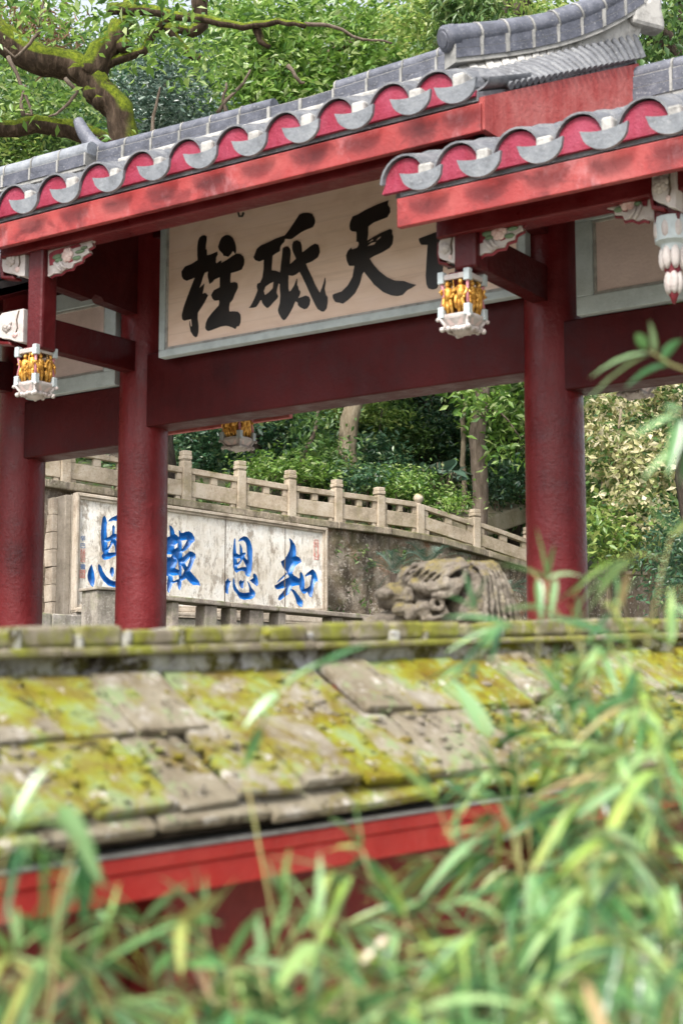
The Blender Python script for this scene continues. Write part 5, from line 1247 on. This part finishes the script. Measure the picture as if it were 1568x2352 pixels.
# pale leaved shrubs at the right
G2 = 'pale leaved shrubs on the right bank'
for px_, dp, blobs, n_, lab in (
    (1400, 25.5, [(1395, 930, 50, 50), (1380, 990, 40, 30)], 34, 'cream leaved shrub just right of the nearest red column'),
    (1510, 27, [(1510, 900, 60, 40), (1540, 960, 40, 40)], 40, 'cream leaved shrub highest at the right edge'),
    (1425, 24.5, [(1425, 1020, 70, 40), (1440, 1075, 60, 30)], 44, 'cream leaved shrub with a slender stem in its middle'),
    (1510, 25.5, [(1520, 1060, 55, 50)], 34, 'cream leaved shrub at mid height by the right edge'),
    (1395, 23.5, [(1390, 1210, 50, 40), (1420, 1260, 50, 25)], 30, 'greenish cream shrub low beside the nearest red column'),
    (1490, 24, [(1480, 1190, 60, 45), (1450, 1140, 40, 30)], 34, 'greenish cream shrub low on the right bank')):
    low = 'greenish' in lab and 'column' in lab
    b = base_at(px_, dp)
    t = trunkpart(b, [([b] + pts3([(px_ + 2, 1350), (px_, 1150), (px_ - 4, 1050), (px_, 940)] if 'slender' in lab else [(px_, 1300), (blobs[0][0], blobs[0][1])], dp), .06 if 'slender' in lab else .035, .02)], 'bark_pale')
    plant('variegated_shrub', lab, 'shrub', b, [t, crownpart(b, blobs, dp - .8, dp + .8, int(n_ * 1.5), 24, .19, .125, 'leaf_lime' if low else 'leaf_cream', droop=.6, wid=.48),
          ('green_leaves', leaf_mesh('green_leaves', clumps(blobs, dp - .6, dp + 1.0, int(n_ * .8), 20, .22) - b, .12, M['leaf_mid'], vr))], G2)
shrub(1380, 30, [(1380, 1010, 50, 40), (1400, 900, 60, 40), (1370, 1080, 40, 40)], 'leaf_mid', 70, 'plain green shrub behind the pale ones next to the red column', .14)
shrub(1550, 22.5, [(1550, 1240, 40, 70), (1560, 1340, 30, 60)], 'leaf_dark', 70, 'dark green shrub low at the right edge', .10)
shrub(1400, 31, [(1420, 1130, 60, 30), (1380, 1170, 40, 20)], 'leaf_lime', 50, 'yellowish green shrub on the bank above the low brown wall', .14)
shrub(1500, 32, [(1500, 1130, 60, 40), (1550, 1100, 40, 60)], 'leaf_mid', 60, 'green shrub far up the right bank', .15)
# low wall at right, cycads by the big wall
p0, p1 = at(1330, 1318, 26), at(1640, 1325, 28)
lw = empty('low_brown_wall', (p0[0], p0[1], p0[2] - .6)); tag(lw, 'low brown stone wall on the bank at the right', 'wall')
dd = p1 - p0; m = MB(); o_ = np.array([0, .25, 0])
m.hexa([(0, 0, -.3), (0, .25, -.3), (0, .25, .6), (0, 0, .6)], [tuple(dd + np.array([0, 0, -.3])), tuple(dd + o_ + np.array([0, 0, -.3])), tuple(dd + o_ + np.array([0, 0, .6])), tuple(dd + np.array([0, 0, .6]))]); m.build('wall_block', M['wall'], lw, bevel=.02)
m = MB(); m.hexa([(0, -.05, .602), (0, .30, .602), (0, .30, .66), (0, -.05, .66)], [tuple(dd + np.array([0, y, z])) for y, z in ((-.05, .602), (.30, .602), (.30, .66), (-.05, .66))]); m.build('wall_cap', M['coping'], lw, bevel=.01)
def cycad(px_, py_, depth, n_, L, label):
    c = at(px_, py_, depth); z0 = 1.6; e = empty('cycad', (c[0], c[1], z0)); tag(e, label, 'plant', 'cycads at the foot of the wall')
    m = MB(); m.tube([(0, 0, 0), (.02, 0, (c[2] - z0) * .6), (0, 0, c[2] - z0)], [.09, .08, .07], 8, True, .1, vg); 
    link('trunk', m.mesh('trunk', M['bark_dark'], True), e)
    Vs = []; Ts = []; cb = np.array([0, 0, c[2] - z0])
    for i in range(n_):
        a = 2 * math.pi * i / n_ + vg.uniform(-.2, .2); elv = vg.uniform(.15, 1.2); dr = np.array([math.cos(a) * math.cos(elv), math.sin(a) * math.cos(elv), math.sin(elv)])
        sd = np.array([-math.sin(a), math.cos(a), 0]); l = L * vg.uniform(.8, 1.1)
        for t in np.linspace(.12, 1, 30):
            q = cb + dr * l * t + np.array([0, 0, -.45 * l * t * t])
            for sg in (-1, 1):
                w_ = .12 * math.sin(math.pi * min(1, t * .9 + .1)) + .02; k = len(Vs)
                tip = q + sd * sg * w_ + dr * w_ * .7 + np.array([0, 0, .02])
                Vs += [q, q + dr * .009, tip]; Ts.append((k, k + 1, k + 2))
            k = len(Vs); Vs += [q - sd * .005, q + sd * .005, q + dr * l * .04 + np.array([0, 0, -.03 * t])]; Ts.append((k, k + 1, k + 2))
    link('fronds', quick_mesh('fronds', np.array(Vs), np.array(Ts), M['leaf_cycad']), e)
cycad(905, 1318, 26.5, 16, .75, 'cycad with stiff bluish fronds left above the carved beast')
cycad(985, 1300, 27.5, 16, .85, 'cycad with upright fronds directly above the carved beast')
cycad(1165, 1360, 27, 12, .6, 'small dark cycad between the carved beast and the red column')

# forest filling the slope to the skyline: a few trees built once and copied
protos = []
for i, (mat, lab) in enumerate((('leaf_mid', 'mid'), ('leaf_dark', 'dark'), ('leaf_bright', 'bright'), ('leaf_lime', 'lime'))):
    e = empty('forest_tree', (0, 0, -60)); 
    m = MB(); limb(m, [np.array(q) for q in ((0, 0, -.5), (.1, 0, 2), (0, .2, 4.5), (.2, 0, 7.5))], .22, .06)
    for k in range(5):
        a = k * 1.26 + i; limb(m, [np.array((0, 0, 2.6 + k * .7)), np.array((1.0 * math.cos(a), 1.0 * math.sin(a), 3.6 + k * .8)), np.array((2.1 * math.cos(a), 2.1 * math.sin(a), 4.3 + k * .8))], .09, .02)
    link('trunk', m.mesh('trunk', M['bark_dark'], True), e)
    cl = []
    for k in range(120):
        dd = vr.normal(size=3); dd /= np.linalg.norm(dd); r_ = vr.uniform(.35, 1) ** .5
        c = np.array([0, 0, 5.2]) + dd * r_ * np.array([2.6, 2.6, 3.3]); c[2] = max(c[2], 1.4)
        cl.append(c + vr.normal(0, 1, (int(vr.uniform(40, 80)), 3)) * np.array([.42, .42, .26]))
    link('crown', leaf_mesh('crown', np.concatenate(cl), .21, M[mat], vr, droop=.45), e)
    protos.append(e)
used = [False] * 4
KIND = ['mid green', 'dark green', 'bright green', 'yellow green']
places = []
for row, (dep, sc, step, off) in enumerate(((38, .95, 210, 30), (45, 1.15, 230, -60), (54, 1.4, 380, 60), (64, 1.5, 600, -30))):
    x = -330 + off
    while x < 1900:
        places.append((x + vg.uniform(-40, 40), dep + vg.uniform(-2, 2), sc * vg.uniform(.85, 1.2), row)); x += step
ROWN = ['front row', 'second row', 'third row', 'skyline row', 'last row']
count = {}
for i, (x, dep, sc, row) in enumerate(places):
    p = at(x, 1000, dep); k = (1 if vg.random() < .5 else 0) if row < 1 else vg.choice([0, 1, 2, 3, 2, 0])
    o = protos[k] if not used[k] else copy_tree(protos[k]); used[k] = True
    o.location = (p[0], p[1], H(p[0], p[1]) - .2); o.rotation_euler = (0, 0, vg.uniform(0, 6.28)); o.scale = (sc, sc, sc * vg.uniform(.9, 1.15))
    key = (row, k); count[key] = count.get(key, 0) + 1
    places[i] = (x, dep, sc, row, k, o)
for row in range(5):
    for k in range(4):
        L = sorted([q for q in places if q[3] == row and q[4] == k], key=lambda q: q[0])
        for j, q in enumerate(L):
            pos = 'only one of its kind there' if len(L) == 1 else ('leftmost of its kind' if j == 0 else ('rightmost of its kind' if j == len(L) - 1 else ['second', 'third', 'fourth', 'fifth', 'sixth', 'seventh', 'eighth'][j - 1] + ' of its kind from the left'))
            tag(q[5], '%s forest tree, %s uphill, %s' % (KIND[k], ROWN[row], pos), 'tree', 'forest trees on the hillside')
# ground cover on the bank
P = []
for i in range(9000):
    s = vr.uniform(-3, 22); yl = vr.uniform(1.2, 13); P.append(wglob(s, yl, Hs(s, yl) + .05))
gc = link('ground_cover', leaf_mesh('ground_cover', np.array(P), .15, M['leaf_mid'], vr, up=1.0, droop=-.3)); tag(gc, 'low leafy ground cover over the wooded bank', 'ground cover', kind='stuff')
P = []
for i in range(6000):
    s = vr.uniform(6, 20); yl = vr.uniform(1.2, 9); P.append(wglob(s, yl, Hs(s, yl) + .01))
gl = link('leaf_litter', leaf_mesh('leaf_litter', np.array(P), .10, M['leaf_dry'], vr, up=2.0, droop=0)); tag(gl, 'dry brown fallen leaves on the wooded bank', 'fallen leaves', kind='stuff')
# ferns and weeds growing out of the wall
P = np.concatenate([wglob(vr.uniform(5, 10), .55, 0) + np.array([0, 0, 1]) * vr.uniform(2.2, 3.5) + vr.normal(0, .06, (12, 3)) for _ in range(26)])
wd = link('wall_weeds', leaf_mesh('wall_weeds', P, .11, M['leaf_fern'], vr, wid=.3, droop=.6)); tag(wd, 'small weeds and ferns rooted in the dark stone wall', 'weeds', kind='stuff')

# ---------------------------------------------------------------- bamboo in the foreground
br = np.random.default_rng(77)
def blade_mesh(name, B, D, L, W, mat, rng):
    """B base, D direction, L length, W width: curved, folded lance leaves of 5 segments"""
    n = len(B); D = D / np.linalg.norm(D, axis=1)[:, None]
    up = np.tile(np.array([0, 0, 1.0]), (n, 1)) + rng.normal(0, .45, (n, 3))
    S = np.cross(D, up); S /= np.linalg.norm(S, axis=1)[:, None]; U = np.cross(S, D)
    T = np.array([0, .12, .32, .56, .80, 1.0]); Wd = np.array([.12, .80, 1.0, .86, .48, .0]); bend = rng.uniform(.05, .42, n)
    V = []
    for t, wv in zip(T, Wd):
        c = B + D * (L * t)[:, None] + np.array([0, 0, -1.0]) * (L * bend * t * t)[:, None]
        h = S * (W * wv * .5)[:, None]; f = U * (W * wv * .16)[:, None]
        V += [c - h + f, c, c + h + f]
    V = np.stack(V, 1).reshape(-1, 3); k = np.arange(n)[:, None] * 18; Q = []
    for i in range(5):
        for j in (0, 1): Q.append([i * 3 + j, i * 3 + j + 1, i * 3 + j + 4, i * 3 + j + 3])
    Fq = (k[:, :, None] + np.array(Q).reshape(1, -1, 4)).reshape(-1, 4)
    return quick_mesh(name, V, Fq, mat, True)
def bamboo(label, top, depth, lean=(0, 0), nb=16, leaf=.125, hang=.55, start=.42, wide=.5, base=None, cat='bamboo', name='bamboo', dens=5, elong=1.0):
    """a cane from the ground to the photo point top, with leafy side twigs along its upper part"""
    tp = at(top[0], top[1], depth)
    b = np.array([tp[0] - lean[0], tp[1] - lean[1], -1.3]) if base is None else np.array(base)
    e = empty(name, tuple(b)); tag(e, label, cat, 'bamboo growing in the foreground')
    mid = (b + tp) / 2 + np.array([-lean[0] * .25, -lean[1] * .25, .12 * abs(tp[2] - b[2])])
    ts = np.linspace(0, 1, 14); cane = [(1 - t) ** 2 * b + 2 * t * (1 - t) * mid + t * t * tp for t in ts]
    m = MB(); m.tube([c - b for c in cane], [lerp(.0032, .0012, t) for t in ts], 7)
    for t in np.linspace(.08, .95, 9): 
        c = (1 - t) ** 2 * b + 2 * t * (1 - t) * mid + t * t * tp - b; m.ball(c, (.0036, .0036, .0026), 6, 4)
    B = []; D = []; Ls = []
    nb = int(nb * (1.1 if top[1] < 1650 else 1.6))
    for i in range(nb):
        t = lerp(start, 1.0, (i + br.uniform(0, .8)) / nb); t = min(t, 1.0)
        c = (1 - t) ** 2 * b + 2 * t * (1 - t) * mid + t * t * tp
        a = br.uniform(0, 2 * math.pi); l = br.uniform(.06, .20) * wide * 2 * (1.15 - .6 * t)
        d = np.array([math.cos(a), math.sin(a), br.uniform(.0, .7)]); d /= np.linalg.norm(d); q = c + d * l + np.array([0, 0, -.12 * l])
        m.tube([c - b, (c + q) / 2 - b + np.array([0, 0, .012]), q - b], [.0018, .0014, .0010], 5)
        k = int(br.integers(dens - 1, dens + 4))
        for j in range(k):
            f = (j + 1) / k; p = c + (q - c) * (.45 + .55 * f); sd = np.array([-d[1], d[0], 0]) * (1 if j % 2 else -1)
            dd = d * (.35 + .6 * f) + sd * br.uniform(.25, .9) * (1.2 - f) + np.array([0, 0, -hang * br.uniform(.2, 1.5)]) + br.normal(0, .18, 3)
            B.append(p); D.append(dd); Ls.append(leaf * br.uniform(.45, 1.35))
    for j in range(4):
        B.append(tp); D.append((tp - mid) / np.linalg.norm(tp - mid) + br.normal(0, .45, 3) + np.array([0, 0, -.1])); Ls.append(leaf * br.uniform(.7, 1.1))
    Ls = np.array(Ls)
    link('cane', m.mesh('cane', M['cane'], True), e)
    link('foliage', blade_mesh('foliage', np.array(B) - b, np.array(D), Ls, Ls * br.uniform(.08, .15, len(Ls)), M['leaf_bamboo'], br), e)
    return e
HERE = 'bamboo '
plants = [  # (label, top, depth, lean, twigs, hang)
 ('bamboo clump tip highest against the foot of the nearest red column', (1255, 1330), 3.1, (.12, 0), 5, .5),
 ('bamboo reaching the right edge level with the bank shrubs', (1540, 1230), 2.9, (.25, .1), 11, .6),
 ('bamboo leaning in front of the ridge right of the red column', (1420, 1400), 3.0, (.2, 0), 11, .6),
 ('bamboo with drooping leaves over the ridge below the red column', (1330, 1450), 3.0, (-.15, 0), 8, .7),
 ('bamboo whose long leaves cross the carved beast', (1090, 1400), 3.2, (-.35, .1), 3, .45),
 ('bamboo rising at the right edge below the ridge line', (1540, 1480), 2.7, (.1, 0), 20, .6),
 ('bamboo in the middle of the thick right hand mass', (1450, 1580), 2.8, (.1, .1), 20, .7),
 ('bamboo spilling over the slab roof at its right end', (1290, 1600), 2.9, (-.2, 0), 18, .7),
 ('bamboo in front of the eave at right of centre', (1180, 1700), 2.9, (-.1, 0), 12, .7),
 ('bamboo at the right edge halfway down the thicket', (1530, 1720), 2.5, (.1, 0), 22, .6),
 ('bamboo under the thick right hand mass, left side', (1380, 1760), 2.6, (0, 0), 22, .7),
 ('bamboo arching in front of the red beam at right of centre', (1000, 1840), 2.6, (-.25, 0), 10, .6),
 ('bamboo hiding the right end of the red beam', (1180, 1900), 2.5, (-.1, 0), 20, .7),
 ('bamboo with yellow leaves before the middle of the red beam', (830, 1950), 2.5, (-.2, 0), 9, .6),
 ('bamboo at the bottom right, upper rank', (1480, 1960), 2.3, (.1, 0), 24, .7),
 ('bamboo at the bottom right, lower rank', (1360, 2080), 2.2, (0, 0), 24, .7),
 ('bamboo at the bottom right corner', (1540, 2160), 2.0, (.05, 0), 22, .7),
 ('bamboo right of centre near the bottom', (1150, 2110), 2.2, (-.1, 0), 22, .7),
 ('bamboo at centre below the red beam', (930, 2110), 2.3, (-.1, 0), 20, .7),
 ('bamboo tip spilling left of centre below the red beam', (650, 2080), 2.4, (-.2, 0), 11, .6),
 ('bamboo with blurred broad leaves at the left edge beside the red beam', (30, 1890), 2.1, (.15, 0), 4, .6),
 ('bamboo in front of the left end of the red beam', (150, 2090), 2.3, (.2, 0), 4, .7),
 ('bamboo at the bottom left, inner plant', (330, 2120), 2.3, (-.1, 0), 13, .6),
 ('bamboo at the bottom left corner', (120, 2150), 2.1, (.1, 0), 13, .6),
 ('bamboo at the bottom, left of centre', (520, 2220), 2.1, (-.1, 0), 18, .7),
 ('bamboo with pale leaves low at the left edge below the red beam', (40, 2190), 2.1, (.1, 0), 10, .6),
 ('bamboo just under the left half of the red beam', (230, 2180), 2.2, (.1, 0), 12, .6),
 ('bamboo crossing the bottom of the red beam left of centre', (470, 2120), 2.3, (-.1, 0), 10, .6),
 ('bamboo below the red beam at one third from the left', (600, 2210), 2.1, (-.1, 0), 13, .6),
 ('bamboo with arching tip near the centre of the picture bottom', (730, 2120), 2.2, (-.1, 0), 14, .6),
 ('bamboo at the very bottom in the middle', (800, 2250), 2.0, (-.05, 0), 18, .7),
 ('bamboo at the very bottom, right of the middle', (1020, 2260), 2.0, (0, 0), 20, .7),
 ('bamboo at the very bottom toward the right corner', (1260, 2270), 1.9, (0, 0), 20, .7),
]
for lab, top, dep, lean, nb, hang in plants: bamboo(lab, top, dep, lean, nb, .112, hang)
# two bamboo twigs entering from the right edge, nearer the lens
def twig(label, base_px, pts, depth, leaves):
    b = at(base_px[0], base_px[1], depth); e = empty('bamboo_twig', tuple(b)); tag(e, label, 'bamboo', 'bamboo twigs at the right edge')
    m = MB(); P_ = [b] + pts3(pts, depth); m.tube([p - b for p in P_], rads(.003, .0014, len(P_)), 6); g = at(base_px[0] + 160, 2400, depth + .2); g[2] = -1.3
    m.tube([g - b, (g - b) * .5 + np.array([.05, 0, .25]), np.zeros(3)], [.0038, .0034, .003], 7)
    link('stem', m.mesh('stem', M['cane'], True), e)
    B = []; D = []; Ls = []; Ws = []
    for x0, y0, x1, y1, w_ in leaves:
        p, q = at(x0, y0, depth), at(x1, y1, depth + br.uniform(-.06, .06)); B.append(p - b); D.append(q - p); Ls.append(np.linalg.norm(q - p)); Ws.append(w_)
    link('foliage', blade_mesh('foliage', np.array(B), np.array(D), np.array(Ls), np.array(Ws), M['leaf_bamboo'], br), e)
twig('bamboo twig with fanned leaves in front of the right hand beam', (1600, 860), [(1540, 838), (1500, 812), (1480, 800)], 2.9,
     [(1495, 812, 1350, 815, .022), (1490, 815, 1325, 880, .024), (1482, 802, 1460, 750, .020), (1500, 808, 1490, 722, .020), (1520, 825, 1565, 745, .018), (1535, 838, 1430, 842, .014)])
twig('bamboo twig with long leaves hanging at the right edge', (1620, 960), [(1575, 950), (1540, 948)], 2.6,
     [(1560, 950, 1445, 995, .020), (1565, 945, 1520, 925, .018), (1560, 955, 1530, 1090, .022), (1580, 1010, 1470, 1080, .020), (1590, 960, 1560, 1100, .02), (1600, 990, 1540, 1040, .02)])
# single tall leaf shoots standing up from the thicket
def shoot(label, pts, depth, leaves):
    b = at(pts[0][0] + (420 if pts[0][0] > 300 else -200), pts[0][1] + 900, depth - .3); b[2] = -1.3; e = empty('bamboo_shoot', tuple(b)); tag(e, label, 'bamboo', 'bamboo shoots before the slab roof')
    m = MB(); P_ = [b] + pts3(pts, depth); m.tube([p - b for p in P_], rads(.003, .0014, len(P_)), 6); link('stem', m.mesh('stem', M['cane'], True), e)
    B = []; D = []; Ls = []; Ws = []
    for x0, y0, x1, y1, w_ in leaves:
        p, q = at(x0, y0, depth), at(x1, y1, depth + br.uniform(-.04, .04)); B.append(p - b); D.append(q - p); Ls.append(np.linalg.norm(q - p) * 1.05); Ws.append(w_)
    link('foliage', blade_mesh('foliage', np.array(B), np.array(D), np.array(Ls), np.array(Ws), M['leaf_bamboo'], br), e)
shoot('bright bamboo shoot with one long curved leaf before the slab roof', [(1150, 1800), (1120, 1690), (1105, 1640)], 2.7, [(1125, 1700, 1035, 1535, .035), (1150, 1810, 1085, 1640, .022), (1100, 1820, 1085, 1680, .030), (1120, 1690, 1200, 1640, .016), (1130, 1720, 1250, 1635, .016), (1080, 1840, 1010, 1770, .02)])
shoot('bamboo shoot with an orange stem before the foot of the nearest column', [(1330, 1490), (1275, 1400), (1235, 1330), (1215, 1305)], 3.1, [(1220, 1310, 1275, 1325, .012), (1275, 1330, 1262, 1400, .014), (1235, 1330, 1240, 1400, .016), (1275, 1400, 1150, 1375, .012), (1300, 1440, 1390, 1400, .014), (1330, 1480, 1310, 1620, .02), (1280, 1480, 1265, 1590, .02), (1180, 1440, 1020, 1380, .016)])
shoot('bamboo shoot with a broad pale leaf lying over the slab seams', [(560, 1760), (610, 1650), (650, 1580)], 2.7, [(650, 1580, 760, 1500, .03), (640, 1590, 560, 1640, .02), (600, 1670, 560, 1740, .018), (560, 1760, 480, 1700, .016), (720, 1540, 850, 1460, .025)])
shoot('bamboo shoot arching over the left part of the red beam', [(140, 2050), (180, 1900), (130, 1840)], 2.0, [(130, 1850, 230, 1990, .035), (120, 1850, -20, 1920, .03), (180, 1900, 250, 2050, .03), (150, 1900, 20, 1860, .03), (90, 1930, 100, 2120, .03), (200, 1920, 190, 2100, .028)])
